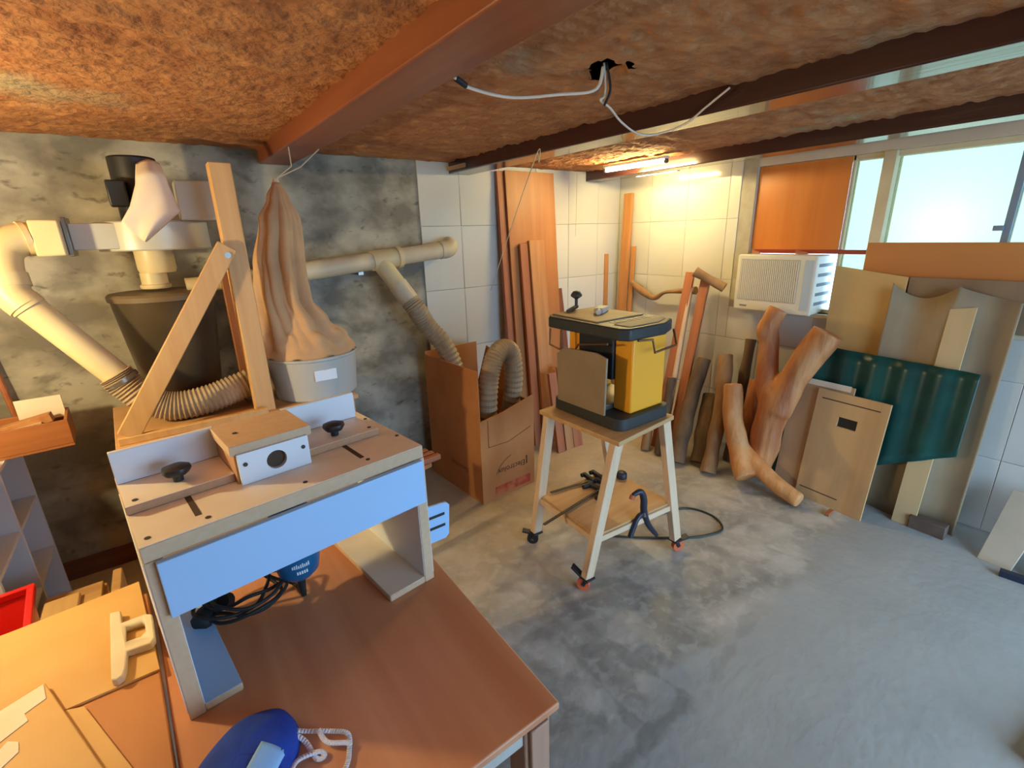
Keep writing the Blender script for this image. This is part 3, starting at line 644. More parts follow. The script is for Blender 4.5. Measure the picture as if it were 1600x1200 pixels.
obj('hose_clamp', MB().tube([(-.182, 2.442, 1.135), (-.174, 2.441, 1.12)], .063, 22), M_steel, hs, angle=50)

# bag and bucket
bk = thing('bucket', 'translucent white plastic bucket under the hanging dust bag', 'bucket', (.565, 2.45, ZC+.001))
obj('body', MB().lathe([(.185, 0), (.19, .005), (.205, .19), (.212, .195), (.212, .205), (.20, .206)], 36), mat('bucket_white', C(176, 178, 176), .35), bk, angle=40)
obj('sticker', MB().box(-.05, .05, -.2015, -.198, .10, .15), M_white, bk, bev=.001)
def bag(u, v):
    a = 2*PI*u
    P = [(0, .525, .016), (.08, .52, .045), (.2, .51, .082), (.45, .487, .098), (.65, .485, .11), (.8, .515, .145), (.92, .55, .19), (1, .565, .212)]
    for (v0, x0, r0), (v1, x1, r1) in zip(P, P[1:]):
        if v <= v1: t = (v-v0)/(v1-v0); t = t*t*(3-2*t); cx, r = x0+(x1-x0)*t, r0+(r1-r0)*t; break
    A = .24*math.sin(PI*min(1, v*1.02))**.6+.02
    fold = A*(1.1*(abs(math.sin(4*a+1.3*v+.4))-.6)+.7*(abs(math.sin(5.5*a-1.6*v+1))-.6)+.25*math.cos(3*a+4*v))
    R = r*(1+fold*(1 if v < .9 else (1-v)*10))
    z = 1.895-.775*v + (.012*math.cos(9*a) if v > .85 else 0)
    return (cx+R*math.cos(a), 2.45+R*.92*math.sin(a), z)
db = thing('dust_bag', 'tan cloth dust bag hanging from the reddish beam above the bucket', 'dust bag', (0, 0, 0))
obj('cloth', MB().grid(bag, 150, 64), M_cloth, db, angle=180, solid=.002)
M_str = mat('string', C(214, 196, 164), .8)
obj('knot', MB().tube([(.525, 2.45, 1.87), (.525, 2.45, 1.91)], [.021, .012], 12), M_str, db)
mb = MB()
for e in ((.60, 2.45, 2.043), (.73, 2.45, 2.043)): mb.tube([(.527, 2.45, 1.91), (.60 if e[0] < .61 else .64, 2.45, 1.965), e], .003, 6)
obj('string', mb, M_str, db)

# duct along the wall
du = thing('wall_duct', 'cream pipe along the concrete wall with a branch and hose', 'pipe', (0, 0, 0))
A_, B_ = Vector((.30, 2.86, 1.447)), Vector((1.60, 2.93, 1.562)); dv = (B_-A_).normalized()
obj('pipe', MB().tube([A_, B_], .052, 22), M_pvc2, du, angle=60)
W0 = A_+dv*.79; obj('wye_body', MB().tube([W0, W0+dv*.17], .059, 22), M_pvc, du, angle=50, label='white branch fitting')
obj('collar', MB().tube([W0+dv*.165, W0+dv*.195], .066, 22), M_pvc, du, angle=50)
br0 = W0+dv*.05; br1 = Vector((1.235, 2.83, 1.335)); bd = (br1-br0).normalized()
obj('branch', MB().tube([br0, br1], .055, 22), M_pvc, du, angle=50)
obj('branch_sleeve', MB().tube([br1-bd*.045, br1+bd*.10], .060, 22), M_pvc2, du, angle=50)
obj('end_elbow', MB().tube(smooth([B_-dv*.03, B_+dv*.03, B_+Vector((.06, .02, .02)), B_+Vector((.075, .06, .03))], 5), .056, 22), M_pvc2, du, angle=60)
obj('wall_clip', MB().box(1.0, 1.03, 2.9, DB, 1.44, 1.47), M_steel, du)
hb = br1+bd*.08
h2 = thing('box_hose', 'ribbed grey hose dropping from the wall pipe and looping in the cardboard box', 'hose', (0, 0, 0))
obj('hose', ribs([hb, hb+bd*.06, (1.37, 2.80, 1.10), (1.47, 2.76, .95), (1.535, 2.72, .72), (1.58, 2.62, .40), (1.60, 2.50, .28), (1.57, 2.44, .45), (1.575, 2.42, .72), (1.62, 2.42, .89), (1.70, 2.43, .955), (1.785, 2.45, .90), (1.80, 2.46, .68), (1.76, 2.50, .42), (1.68, 2.56, .22)], .060, 14), M_hose, h2, angle=12)

# ------------------------------------------------------------------ cardboard box
bx = thing('cardboard_box', 'tall open cardboard appliance box with upside down printing', 'box', (1.422, 2.30, 0), math.radians(3))
bw, bdp, bh, th = .44, .62, .885, .006
M_cin = mat('cardboard_inner', C(168, 118, 74), .85, C(156, 106, 64), 5)
obj('base', MB().box(0, bw, 0, bdp, 0, th), M_card, bx)
obj('side', MB().box(0, th, 0, bdp, th, bh), M_card, bx)
obj('side', MB().box(bw-th, bw, th, bdp, th, .60), M_card, bx)
obj('back', MB().box(th, bw-th, bdp-th, bdp, th, bh+.02), M_card, bx)
obj('front', MB().prism([(th, th), (bw, th), (bw, .645), (bw*.7, .615), (bw*.4, .585), (th, .565)], 0, th, 'y'), M_card, bx)
fl_ = MB().prism([(.30, .60), (bdp, .60), (bdp, .86), (.36, .80)], 0, th, 'x'); fl_.v = [(x+bw-th+(z-.6)*.35, y, z) for x, y, z in fl_.v]
obj('flap', fl_, M_card, bx)
M_print = mat('box_red_print', C(178, 62, 40), .8, C(190, 112, 70), 14, lo=.4, hi=.62)
obj('printed_band', MB().box(.10, .40, -.0012, 0, .025, .085), M_print, bx, label='red printed band')
M_ink = mat('box_ink', C(74, 50, 36), .8)
def text(name, s, size, parent, m4, m, label=None):
    c = bpy.data.curves.new(name, 'FONT'); c.body = s; c.size = size; c.align_x = 'CENTER'; c.extrude = .0003
    o = bpy.data.objects.new(name, c); COL.objects.link(o); bpy.context.view_layer.update()
    me = bpy.data.meshes.new_from_object(o.evaluated_get(bpy.context.evaluated_depsgraph_get())); bpy.data.objects.remove(o)
    o = bpy.data.objects.new(name, me); COL.objects.link(o); me.materials.clear(); me.materials.append(m); o.parent = parent; o.matrix_local = m4
    if label: o['label'] = label
    return o
RX = Matrix.Rotation(PI/2, 4, 'X')
text('printed_name', 'Electrolux', .056, bx, Matrix.Translation((.24, -.0014, .205)) @ RX @ Matrix.Rotation(PI, 4, 'Z'), M_ink, 'brand lettering printed upside down')
obj('printed_mark', MB().box(.365, .375, -.0014, 0, .17, .23), M_ink, bx)
text('printed_name', 'Electrolux', .05, bx, Matrix.Translation((-.0006, .25, .20)) @ Matrix.Rotation(-PI/2, 4, 'Z') @ RX @ Matrix.Rotation(PI, 4, 'Z'), mat('faint_ink', C(128, 76, 44), .8))
mb = MB(); 
for a in range(14):
    t0, t1 = PI*.10+a*.06, PI*.10+(a+1)*.06; mb.bar((.10+.28*(1-math.cos(t0*.9)), -.001, .12+.17*math.sin(t0)), (.10+.28*(1-math.cos(t1*.9)), -.001, .12+.17*math.sin(t1)), .003, .001, (0, 1, 0))
obj('printed_arc', mb, M_ink, bx)
mb = MB(); mb.bar((.06, -.001, .56), (.06, -.001, .38), .003, .001, (0, 1, 0)); mb.bar((.06, -.001, .38), (.22, -.001, .375), .003, .001, (0, 1, 0)); mb.bar((.22, -.001, .375), (.41, -.001, .43), .003, .001, (0, 1, 0))
obj('printed_outline', mb, M_ink, bx)
# ------------------------------------------------------------------ planks leaning on the tiled back wall
FY = DB-.014
M_wide = wood('wide_plank', (184, 122, 70), (166, 104, 56), 'y', rough=.5, scale=12)
board('wide_plank', 'wide tall brown plank reaching the ceiling on the tiled back wall', 'plank', (2.17, FY-.20, 0), (2.63, FY-.20, 0), (2.155, FY-.045, 2.085), .028, M_wide, 'planks on the back wall')
board('wood_plank', 'narrow dark plank at the left edge of the wide tall plank', 'plank', (2.11, FY-.17, 0), (2.165, FY-.17, 0), (2.095, FY-.03, 2.08), .03, M_red, 'planks on the back wall')
board('wood_plank', 'waist high brown plank in front of the wide tall plank', 'plank', (2.32, FY-.30, 0), (2.46, FY-.30, 0), (2.255, FY-.125, 1.60), .03, M_oak, 'planks on the back wall')
board('wood_plank', 'thin reddish plank left of the waist high brown plank', 'plank', (2.24, FY-.27, 0), (2.31, FY-.27, 0), (2.20, FY-.115, 1.58), .022, M_red, 'planks on the back wall')
board('wood_plank', 'short dark red plank standing right behind the planer', 'plank', (2.66, FY-.24, 0), (2.735, FY-.24, 0), (2.685, FY-.03, 1.21), .03, wood('dark_red_plank', (126, 70, 44), (104, 54, 34), 'y'), 'planks on the back wall')
for k, (x0, x1, hgt, mm, lb) in enumerate(((2.29, 2.36, .62, M_red, 'short red board under the planer stand, leftmost'), (2.375, 2.45, .66, M_oak, 'short tan board under the planer stand, between two red ones'), (2.46, 2.55, .60, M_red, 'short red board under the planer stand, rightmost'))):
    board('wood_plank', lb, 'plank', (x0, 2.55, 0), (x1, 2.545, 0), (x0+.005, 2.675, hgt), .028, mm, 'short boards below the wide plank')
M_corner = wood('corner_lath', (198, 138, 80), (180, 120, 64), 'y')
board('wood_lath', 'tall slim lath standing in the tiled corner', 'lath', (3.335, 2.965, 0), (3.335, 2.88, 0), (3.405, 2.995, 1.955), .03, M_corner, 'laths in the corner')
board('wood_lath', 'short lath left of the tall slim lath in the corner', 'lath', (3.27, 3.015, 0), (3.315, 3.015, 0), (3.30, 3.035, 1.46), .018, M_corner, 'laths in the corner')
board('wood_lath', 'short lath right of the tall slim lath in the corner', 'lath', (3.355, 2.87, 0), (3.355, 2.83, 0), (3.42, 2.90, 1.52), .018, M_corner, 'laths in the corner')

# ------------------------------------------------------------------ strings and wires on the ceiling
tag(obj('hanging_string', MB().tube(smooth([(1.735, 2.10, 2.05), (1.73, 2.085, 2.0), (1.735, 2.10, 2.052), (1.84, 2.45, 1.75), (2.0, 2.98, 1.26)], 8), .0025, 6), M_str), 'thin string tied to the middle dark beam running down to the planks', 'string')
tag(obj('hanging_string', MB().tube([(2.86, 2.98, 2.09), (2.865, 2.99, 1.62)], .002, 6), M_str), 'short thin string hanging in front of the back tiles near the corner', 'string')
M_wire = mat('white_wire', C(226, 214, 200), .5)
wi = thing('ceiling_wire', 'white wires hanging from the broken hole in the ceiling', 'wire', (0, 0, 0))
obj('wire', MB().tube(smooth([(.745, 1.335, 2.098), (.79, 1.335, 2.083), (.86, 1.36, 2.066), (.99, 1.325, 2.048), (1.12, 1.25, 2.056), (1.215, 1.19, 2.068), (1.235, 1.178, 2.13)], 10), .0048, 8), M_wire, wi, angle=180)
obj('connector', MB().tube([(.81, 1.343, 2.078), (.85, 1.357, 2.068)], .009, 10), M_black, wi, angle=50, label='black wire connector')
obj('wire', MB().tube(smooth([(1.235, 1.175, 2.14), (1.25, 1.18, 2.06), (1.235, 1.185, 2.04), (1.30, 1.205, 2.03), (1.42, 1.26, 2.01), (1.57, 1.31, 1.995), (1.655, 1.29, 1.998), (1.695, 1.20, 2.02), (1.698, 1.12, 2.06), (1.69, 1.03, 2.10)], 10), .0035, 8), M_wire, wi, angle=180)
obj('wire', MB().tube(smooth([(1.24, 1.17, 2.14), (1.255, 1.165, 2.07), (1.245, 1.18, 2.025)], 8), .004, 8), M_blackrub, wi, angle=180)

# ------------------------------------------------------------------ planer stand
ps = thing('planer_stand', 'pale wooden stand with splayed legs and castors under the planer', 'stand', (0, 0, 0))
ZS = .79
M_stop = wood('stand_top', (206, 166, 118), (188, 146, 98), 'x')
obj('stand_top', MB().prism([(1.462, 1.245), (1.905, 1.288), (1.905, 1.80), (1.455, 1.77)], ZS-.022, ZS), M_stop, ps, bev=.003)
legs = [((1.49, 1.73), (1.435, 1.785)), ((1.492, 1.285), (1.392, 1.345)), ((1.872, 1.32), (1.972, 1.268)), ((1.872, 1.755), (2.01, 1.71))]
for (tx, ty), (fx, fy) in legs:
    obj('leg', MB().bar((fx, fy, .075), (tx, ty, ZS-.023), 0.054, .036, (0, 1, 0)), M_birch, ps, bev=.003)
def lerp(k, z):
    (tx, ty), (fx, fy) = legs[k]; t = (z-.075)/(ZS-.098); return (fx+(tx-fx)*t, fy+(ty-fy)*t)
def rail(a, b, z):
    pa, pb = lerp(a, z), lerp(b, z); obj('rail', MB().bar((*pa, z), (*pb, z), .02, .03, (0, 0, 1)), M_birchx, ps, bev=.002)
rail(0, 1, .275); rail(2, 3, .275); rail(1, 2, .275); rail(0, 3, .275)
qs = [lerp(k, .30) for k in range(4)]
obj('lower_shelf', MB().prism([qs[1], qs[2], qs[3], qs[0]], .2905, .302), M_stop, ps, bev=.002)
M_caster = mat('caster_orange', C(216, 104, 66), .5)
for k in range(4):
    fx, fy = legs[k][1]; a = (2.4, 2.1, -.4, .6)[k]; dx, dy = math.cos(a), math.sin(a)
    c = obj('castor', MB().box(fx-.028, fx+.028, fy-.028, fy+.028, .066, .0745).bar((fx, fy, .07), (fx+dx*.018, fy+dy*.018, .032), .042, .018, (dx, dy, 0)), M_black, ps, bev=.002)
    wx, wy = fx+dx*.018, fy+dy*.018; ax = Vector((-dy, dx, 0))
    obj('wheel', MB().tube([Vector((wx, wy, .0315))-ax*.013, Vector((wx, wy, .0315))+ax*.013], .031, 18), M_caster if k in (1, 2) else M_black, c, angle=50)
    obj('hub', MB().tube([Vector((wx, wy, .0315))-ax*.016, Vector((wx, wy, .0315))+ax*.016], .009, 12), M_steel, c, angle=50)
    obj('brake_pedal', MB().bar((fx+dx*.01, fy+dy*.01, .062), (fx+dx*.075, fy+dy*.075, .078+(.04 if k == 1 else 0)), .036, .010, (0, 0, 1)), M_black, c, bev=.002)

# ------------------------------------------------------------------ thickness planer
pn = thing('thickness_planer', 'yellow and black benchtop thickness planer on the wooden stand', 'planer', (0, 0, ZS))
M_yellow = mat('machine_yellow', C(244, 168, 40), .38)
M_dark = mat('dark_grey_plastic', C(48, 50, 52), .5)
def rrect(x0, x1, y0, y1, r, n=5):
    out = []
    for cx, cy, a0 in ((x1-r, y0+r, -PI/2), (x1-r, y1-r, 0), (x0+r, y1-r, PI/2), (x0+r, y0+r, PI)):
        out += [(cx+r*math.cos(a0+PI/2*k/n), cy+r*math.sin(a0+PI/2*k/n)) for k in range(n+1)]
    return out
obj('base_tray', MB().prism(rrect(1.535, 1.90, 1.305, 1.765, .05), .0005, .058), M_dark, pn, bev=.004)
obj('side_housing', MB().box(1.635, 1.868, 1.335, 1.44, .0585, .41), M_yellow, pn, bev=.008, label='yellow side housing')
obj('side_housing', MB().box(1.635, 1.868, 1.66, 1.745, .0585, .41), M_yellow, pn, bev=.008, label='yellow side housing')
obj('cutter_head', MB().box(1.62, 1.84, 1.44, 1.66, .20, .40), M_black, pn, bev=.006)
obj('bed', MB().box(1.56, 1.86, 1.44, 1.66, .0585, .085), M_steel, pn, bev=.003)
M_tray = mat('infeed_plate', C(150, 132, 108), .4, C(138, 120, 96), 5)
obj('folding_table', MB().prism([(1.39, .062), (1.70, .062), (1.71, .30), (1.66, .335), (1.45, .345), (1.385, .33)], 1.520, 1.532, 'x'), M_tray, pn, bev=.003, label='grey brown folding table turned up')
tp = obj('top_cover', MB().prism([(1.545, 1.345), (1.575, 1.305), (1.80, 1.295), (1.915, 1.345), (1.935, 1.42), (1.935, 1.80), (1.90, 1.85), (1.60, 1.85), (1.545, 1.80)], .4105, .465), M_dark, pn, bev=.008)
obj('top_plate', MB().prism([(1.58, 1.50), (1.90, 1.50), (1.90, 1.83), (1.60, 1.83)], .4655, .472), mat('dusty_plate', C(186, 164, 132), .6, C(170, 146, 112), 8), pn, bev=.002, label='dusty pale plate on the top')
obj('top_plate', MB().prism([(1.60, 1.33), (1.79, 1.325), (1.89, 1.365), (1.90, 1.42), (1.60, 1.42)], .4655, .469), mat('dusty_grey', C(118, 112, 100), .6), pn, bev=.002)
mb = MB()
for k in range(8): mb.box(1.625+k*.033, 1.642+k*.033, 1.435, 1.475, .4655, .4668)
obj('vent_slots', mb, M_black, pn)
hd = [(1.62, 1.30, .41), (1.70, 1.285, .405), (1.70, 1.27, .35), (1.88, 1.29, .355), (1.895, 1.32, .42)]
obj('carry_handle', MB().tube(hd, .0055, 10), mat('bronze_rod', C(120, 84, 54), .35, metal=.6), pn, angle=60, label='bent bronze coloured rod handle')
mb = MB(); mb.tube([(1.54, 1.78, .41), (1.535, 1.78, .33), (1.535, 1.62, .30), (1.54, 1.58, .36), (1.54, 1.40, .39)], .005, 8); mb.tube([(1.54, 1.70, .41), (1.54, 1.70, .31)], .006, 8)
obj('carry_handle', mb, mat('bronze_rod', C(120, 84, 54)), pn, angle=60)
obj('height_crank', MB().bar((1.66, 1.78, .48), (1.78, 1.845, .485), .022, .012).tube([(1.775, 1.842, .485), (1.775, 1.842, .525)], .008, 10), M_dark, pn)
obj('crank_knob', MB().lathe([(.008, .525), (.03, .54), (.03, .548), (.018, .565), (.004, .568)], 18, (1.775, 1.842, 0)), M_dark, pn, angle=50)
gp = thing('grey_attachment', 'pale grey machine attachment lying on the planer top', 'attachment', (1.78, 1.67, ZS+.4725), .5)
obj('body', MB().box(-.05, .06, -.025, .025, 0, .028), mat('pale_grey', C(186, 188, 186), .45), gp, bev=.006)
obj('nozzle', MB().tube([(-.05, 0, .014), (-.085, -.01, .014)], .0135, 12), mat('pale_grey', C(186, 188, 186)), gp)

# clamps on the shelf
def bar_clamp(label, a, b, hx):
    t = thing('bar_clamp', label, 'clamp', (0, 0, 0), group='bar clamps on the lower shelf')
    a, b = Vector(a), Vector(b); d = (b-a).normalized(); n = Vector((-d.y, d.x, 0))
    obj('bar', MB().bar(a, b, .014, .006, (0, 0, 1)), mat('dark_steel', C(84, 76, 68), .4, metal=.7), t)
    for s, nm in ((0, 'fixed_jaw'), (hx, 'sliding_jaw')):
        p = b-d*s; obj(nm, MB().bar(p-d*.012, p+d*.012, .03, .022).bar(p, p+n*.085, .022, .022, (0, 0, 1)), M_black, t, bev=.003)
        obj('pad', MB().tube([p+n*.075-d*.022, p+n*.075-d*.012], .012, 12), M_blackrub, t)
    p = b-d*hx; obj('handle', MB().tube([p-d*.02-n*.02, p-d*.05-n*.035, p-d*.09-n*.04], [.012, .015, .012], 12), M_black, t, angle=60)
bar_clamp('bar clamp lying farther back on the stand lower shelf', (1.50, 1.735, .3145), (1.83, 1.68, .3145), .06)
bar_clamp('bar clamp sticking out over the front left of the stand shelf', (1.28, 1.53, .3145), (1.80, 1.60, .3145), .07)
M_navy = mat('navy_plastic', C(34, 40, 58), .45)
tag(obj('clamp_knob', MB().lathe([(.02, 0), (.03, .006), (.03, .03), (.022, .04), (.008, .042)], 18), M_navy, angle=50), 'round navy plastic knob on the stand lower shelf', 'round knob').location = (1.93, 1.615, .303)
sc = thing('spring_clamp', 'dark navy spring clamp gripping the front rail of the stand', 'clamp', (1.70, 1.31, .30))
cl = [(-.045, 0, .135), (-.005, -.012, .145), (.015, -.018, .10), (.02, -.02, .03), (.06, -.02, -.06), (.135, -.02, -.155)]
cl2 = [(-.01, -.02, .02), (-.035, -.02, 0), (-.06, -.02, -.045), (-.075, -.02, -.075)]
obj('handle', MB().tube(smooth(cl, 6), [.011+.006*math.sin(PI*k/30) for k in range(31)], 12), M_navy, sc, angle=60)
obj('handle', MB().tube([(.02, -.02, .015)]+smooth(cl2, 5), .013, 12), M_navy, sc, angle=60)
obj('jaw', MB().tube([(-.045, 0, .135), (-.055, .0, .115)], .013, 12), mat('orange_pad', C(176, 92, 60), .6), sc)
obj('spring', MB().tube([(.02, -.035, .02), (.02, -.005, .02)], .016, 14), M_steel, sc)
tag(obj('floor_cable', MB().tube(smooth([(1.80, 1.82, .006), (1.97, 1.62, .006), (2.15, 1.54, .006), (2.37, 1.47, .006), (2.42, 1.32, .006), (2.34, 1.21, .006), (2.20, 1.24, .006), (2.10, 1.30, .006), (1.95, 1.42, .006), (1.80, 1.56, .006), (1.70, 1.70, .006)], 10), .006, 8), mat('cable_green_black', C(44, 46, 38), .5)), 'dark cable looping on the concrete floor beside the planer stand', 'cable')

# ------------------------------------------------------------------ logs and sticks by the tiled right wall
M_bark = mat('bark', C(118, 92, 66), .9, C(86, 66, 48), 9, (1, 1, .3), .6, 30)
M_barkl = mat('bark_light', C(164, 128, 88), .85, C(136, 100, 66), 8, (1, 1, .25), .4, 30)
M_peel = mat('peeled_log', C(214, 156, 98), .6, C(190, 122, 68), 7, (1, 1, .2), .5, 30, lo=.42, hi=.6)
M_peel2 = mat('peeled_log_red', C(206, 142, 88), .6, C(168, 96, 52), 8, (1, 1, .18), .5, 30, lo=.42, hi=.6)
M_cut = mat('cut_end', C(196, 162, 112), .8, C(176, 138, 90), 20)
def log(label, foot, top, r0, r1, m, bend=(0, 0), grp='logs by the tiled wall'):
    f, t_ = Vector(foot), Vector(top); mid = (f+t_)/2+Vector((bend[0], bend[1], 0)); P = smooth([f+Vector((0, 0, r0*.28)), (f*2+t_)/3+Vector((bend[0]*.8, bend[1]*.8, 0)), (f+t_*2)/3+Vector((bend[0]*.8, bend[1]*.8, 0)), t_], 6)
    n = len(P); tt = thing('log', label, 'log', (0, 0, 0), group=grp)
    obj('trunk', MB().tube(P, [r0+(r1-r0)*i/(n-1) for i in range(n)], 16, nz=.28), m, tt, angle=60)
    d = (P[-1]-P[-2]).normalized(); obj('cut_end', MB().tube([P[-1]-d*.004, P[-1]+d*.003], r1*.9, 14), M_cut, tt, angle=50)
log('slim grey log farthest left of the log row, behind the planer stand', (2.845, 2.16, 0), (3.01, 2.22, .55), .034, .03, M_barkl)
log('short stick log second from the left behind the planer stand', (2.86, 2.05, 0), (3.02, 2.09, .58), .036, .032, M_bark)
log('thick dark bark log right of the planer stand', (2.83, 1.865, .0), (3.20, 1.945, .72), .058, .05, M_bark, (0, .02))
log('short dark stump in the middle of the log row', (2.95, 1.76, 0), (3.20, 1.86, .46), .062, .058, M_bark)
log('light cut log with a flat top in the middle of the row', (2.875, 1.64, 0), (3.22, 1.79, .775), .05, .052, M_barkl, (.0, -.02))
log('dark thin log behind the flat topped one, against the tiles', (3.17, 1.66, 0), (3.38, 1.705, .88), .038, .034, M_bark)
log('reddish short log behind the bent peeled log', (3.08, 1.52, 0), (3.28, 1.58, .62), .05, .048, M_peel2)
# bent peeled log on the floor
def branchy(name, label, paths, m, voxel=.012):
    mb = MB()
    for P, r in paths:
        P = smooth(P, 6); n = len(P); rr = []
        for i in range(n):
            t = i/(n-1)*(len(r)-1); a = min(int(t), len(r)-2); rr.append(r[a]+(r[a+1]-r[a])*(t-a))
        mb.tube(P, rr, 14, nz=.18)
    return tag(obj(name, mb, m, remesh=voxel, angle=180), label, 'log', 'logs by the tiled wall')
branchy('bent_log', 'smooth orange peeled log bent at the floor like a foot', [([(3.06, 1.63, .63), (2.99, 1.56, .40), (2.93, 1.45, .18), (2.885, 1.37, .08)], [.058, .066, .072, .076]), ([(2.97, 1.50, .25), (2.945, 1.36, .165), (2.92, 1.20, .09), (2.905, 1.045, .048)], [.06, .058, .055, .046])], M_peel)
branchy('forked_log', 'large forked peeled log leaning on the wall in front of the air conditioner', [([(3.04, 1.375, .075), (3.06, 1.37, .25), (3.09, 1.36, .50), (3.12, 1.35, .62)], [.075, .09, .10, .095]), ([(3.08, 1.35, .50), (3.13, 1.44, .70), (3.18, 1.48, .92), (3.17, 1.50, 1.02), (3.20, 1.46, 1.145)], [.085, .070, .060, .066, .062]), ([(3.08, 1.34, .50), (3.13, 1.29, .70), (3.16, 1.215, .90), (3.19, 1.16, 1.04)], [.095, .09, .088, .088])], M_peel2)
# planks and sticks leaning there
board('wood_plank', 'reddish plank leaning on the tiles, left of the pair by the crooked branch', 'plank', (2.95, 2.19, 0), (2.96, 2.125, 0), (3.32, 2.295, 1.335), .03, M_red, 'red planks by the branch')
board('wood_plank', 'reddish plank leaning on the tiles, right of the pair by the crooked branch', 'plank', (2.95, 2.05, 0), (2.96, 1.985, 0), (3.31, 2.155, 1.315), .03, M_red, 'red planks by the branch')
tag(obj('round_stick', MB().tube([(2.965, 2.087, .012), (3.325, 2.195, 1.215)], .021, 12), M_birch, angle=60), 'pale round stick leaning between the two reddish planks', 'stick')
tag(obj('crooked_branch', MB().tube(smooth([(3.40, 2.83, 1.215), (3.39, 2.69, 1.145), (3.385, 2.57, 1.105), (3.36, 2.45, 1.16), (3.35, 2.28, 1.185), (3.345, 2.16, 1.20)], 5), [.022+.008*math.sin(i*.3) for i in range(26)], 12, nz=.3), M_barkl, angle=60), 'crooked pale branch lying behind the reddish planks along the wall', 'branch')
tag(obj('crooked_branch', MB().tube(smooth([(3.27, 2.13, 1.345), (3.31, 2.03, 1.29), (3.345, 1.93, 1.235)], 5), [.034, .034, .033, .032, .031, .030, .030, .031, .032, .034, .036], 12, nz=.3), M_barkl, angle=60), 'short thick branch stub lying on the right reddish plank', 'branch')

# ------------------------------------------------------------------ window air conditioner
ac = thing('air_conditioner', 'white window air conditioner set into the window', 'air conditioner', (DR, 0, WZ0))
M_acw = mat('ac_white', C(228, 224, 208), .45)
M_acg = mat('ac_grille', C(196, 190, 172), .6, C(188, 180, 160), 40)
obj('body', MB().box(-.13, .14, 1.325, 1.80, .001, .372), M_acw, ac, bev=.008)
fcp = obj('front_panel', MB().box(-.155, -.131, 1.318, 1.825, .0, .374), M_acw, ac, bev=.008)
obj('grille', MB().box(-.157, -.1555, 1.415, 1.80, .07, .345), M_acg, fcp)
mb = MB()
for k in range(30): mb.box(-.1595, -.157, 1.42+k*.0127, 1.425+k*.0127, .075, .34)
obj('grille_bars', mb, M_acw, fcp)
obj('control_strip', MB().box(-.157, -.1555, 1.335, 1.385, .03, .345), mat('pale_blue_strip', C(186, 202, 218), .4), fcp)
obj('badge', MB().box(-.157, -.1555, 1.73, 1.78, .025, .036), mat('badge_grey', C(140, 136, 124), .5), fcp)
obj('side_flange', MB().box(-.02, -.008, 1.80, 1.90, .0, .36), M_acw, ac, bev=.003)
mb = MB()
for k in range(5): mb.box(-.10, .10, 1.3235, 1.325, .06+k*.06, .08+k*.06)
obj('side_louvre', mb, mat('louvre_shadow', C(96, 112, 122), .6), ac)
for (y, l, lb) in ((1.77, .05, 'small dark wood wedge on the air conditioner, left one'), (1.47, .07, 'small dark wood wedge on the air conditioner, right one')):
    tag(obj('wood_wedge', MB().prism([(-l/2, 0), (l/2, 0), (l/2, .025), (-l/2, .012)], -.012, .012, 'x'), M_red, bev=.001), lb, 'wedge', 'wedges on the air conditioner').location = (DR-.03, y, WZ0+.3755)

# ------------------------------------------------------------------ sheets and boards leaning at the right
def flip(bl, br, tl): return bl, br, tl
M_obd = wood('orange_board', (216, 146, 78), (184, 108, 52), 'x', rough=.5, scale=5)
board('wood_board', 'long orange stained board standing on the window sill', 'board', (3.437, 1.118, WZ0+.001), (3.437, -.35, WZ0+.001), (3.452, 1.118, 1.545), .014, M_obd)
M_taupe = mat('taupe_board', C(150, 122, 92), .7, C(132, 104, 76), 6, (1, .2, 1))
board('wood_board', 'grey brown board in front of the orange board, above the wavy sheet', 'board', (3.402, .875, 1.103), (3.402, -.10, 1.103), (3.416, .875, 1.362), .012, M_taupe)
M_beige = mat('beige_board', C(214, 176, 114), .6, C(206, 166, 104), 4)
board('fibre_board', 'plain beige board leaning below the window beside the air conditioner', 'board', (3.33, 1.245, 0), (3.33, .88, 0), (3.405, 1.245, 1.41), .01, M_beige, outline=lambda w, h: [(0, 0), (w, 0), (w, h-.05), (0, h)])
# wavy grey sheet
M_greysheet = mat('grey_sheet', C(168, 148, 118), .75, C(144, 122, 94), 5, (1, .3, 1))
def wavy(bl, br, tl, name, label, m, n, amp, waves, topfn, botfn, th, ph=0.0):
    w = (Vector(br)-Vector(bl)).length; h = (Vector(tl)-Vector(bl)).length
    def fn(u, v):
        b_, t_ = botfn(u), topfn(u); return (u*w, (b_+(t_-b_)*v)*h, amp*math.cos(2*PI*waves*u+ph))
    o = obj(name, MB().grid(fn, n, 10), m, solid=th, angle=180); leaning(o, bl, br, tl); return tag(o, label, 'sheet')
wavy((3.26, .93, 0), (3.26, .40, 0), (3.375, .93, 1.35), 'wavy_sheet', 'tall grey wavy roofing sheet behind the green one', M_greysheet, 60, .018, 1.7,
     lambda u: .985-.055*math.sin(PI*min(u/.54, 1))**.8 if u < .54 else .985-.05*((u-.54)/.46)**.7, lambda u: 0.0, .006, .6)
board('wood_strip', 'pale narrow strip of wood crossing behind the green sheet', 'strip', (3.185, .66, 0), (3.185, .555, 0), (3.342, .632, 1.222), .012, wood('pale_strip', (212, 182, 134), (200, 168, 120), 'y', scale=10), outline=lambda w, h: [(0, 0), (w, 0), (w, h+.008), (0, h-.01)])
M_green = mat('green_sheet', C(24, 76, 68), .3, C(17, 62, 58), 5)
wavy((3.155, 1.36, 0), (3.155, .462, 0), (3.262, 1.36, .945), 'corrugated_sheet', 'dark green corrugated plastic sheet behind the plywood', M_green, 110, .008, 6.0,
     lambda u: (.60+.40*min(1, u/.16)) if u < .16 else 1.0-.035*u, lambda u: .5*u**1.0, .003)
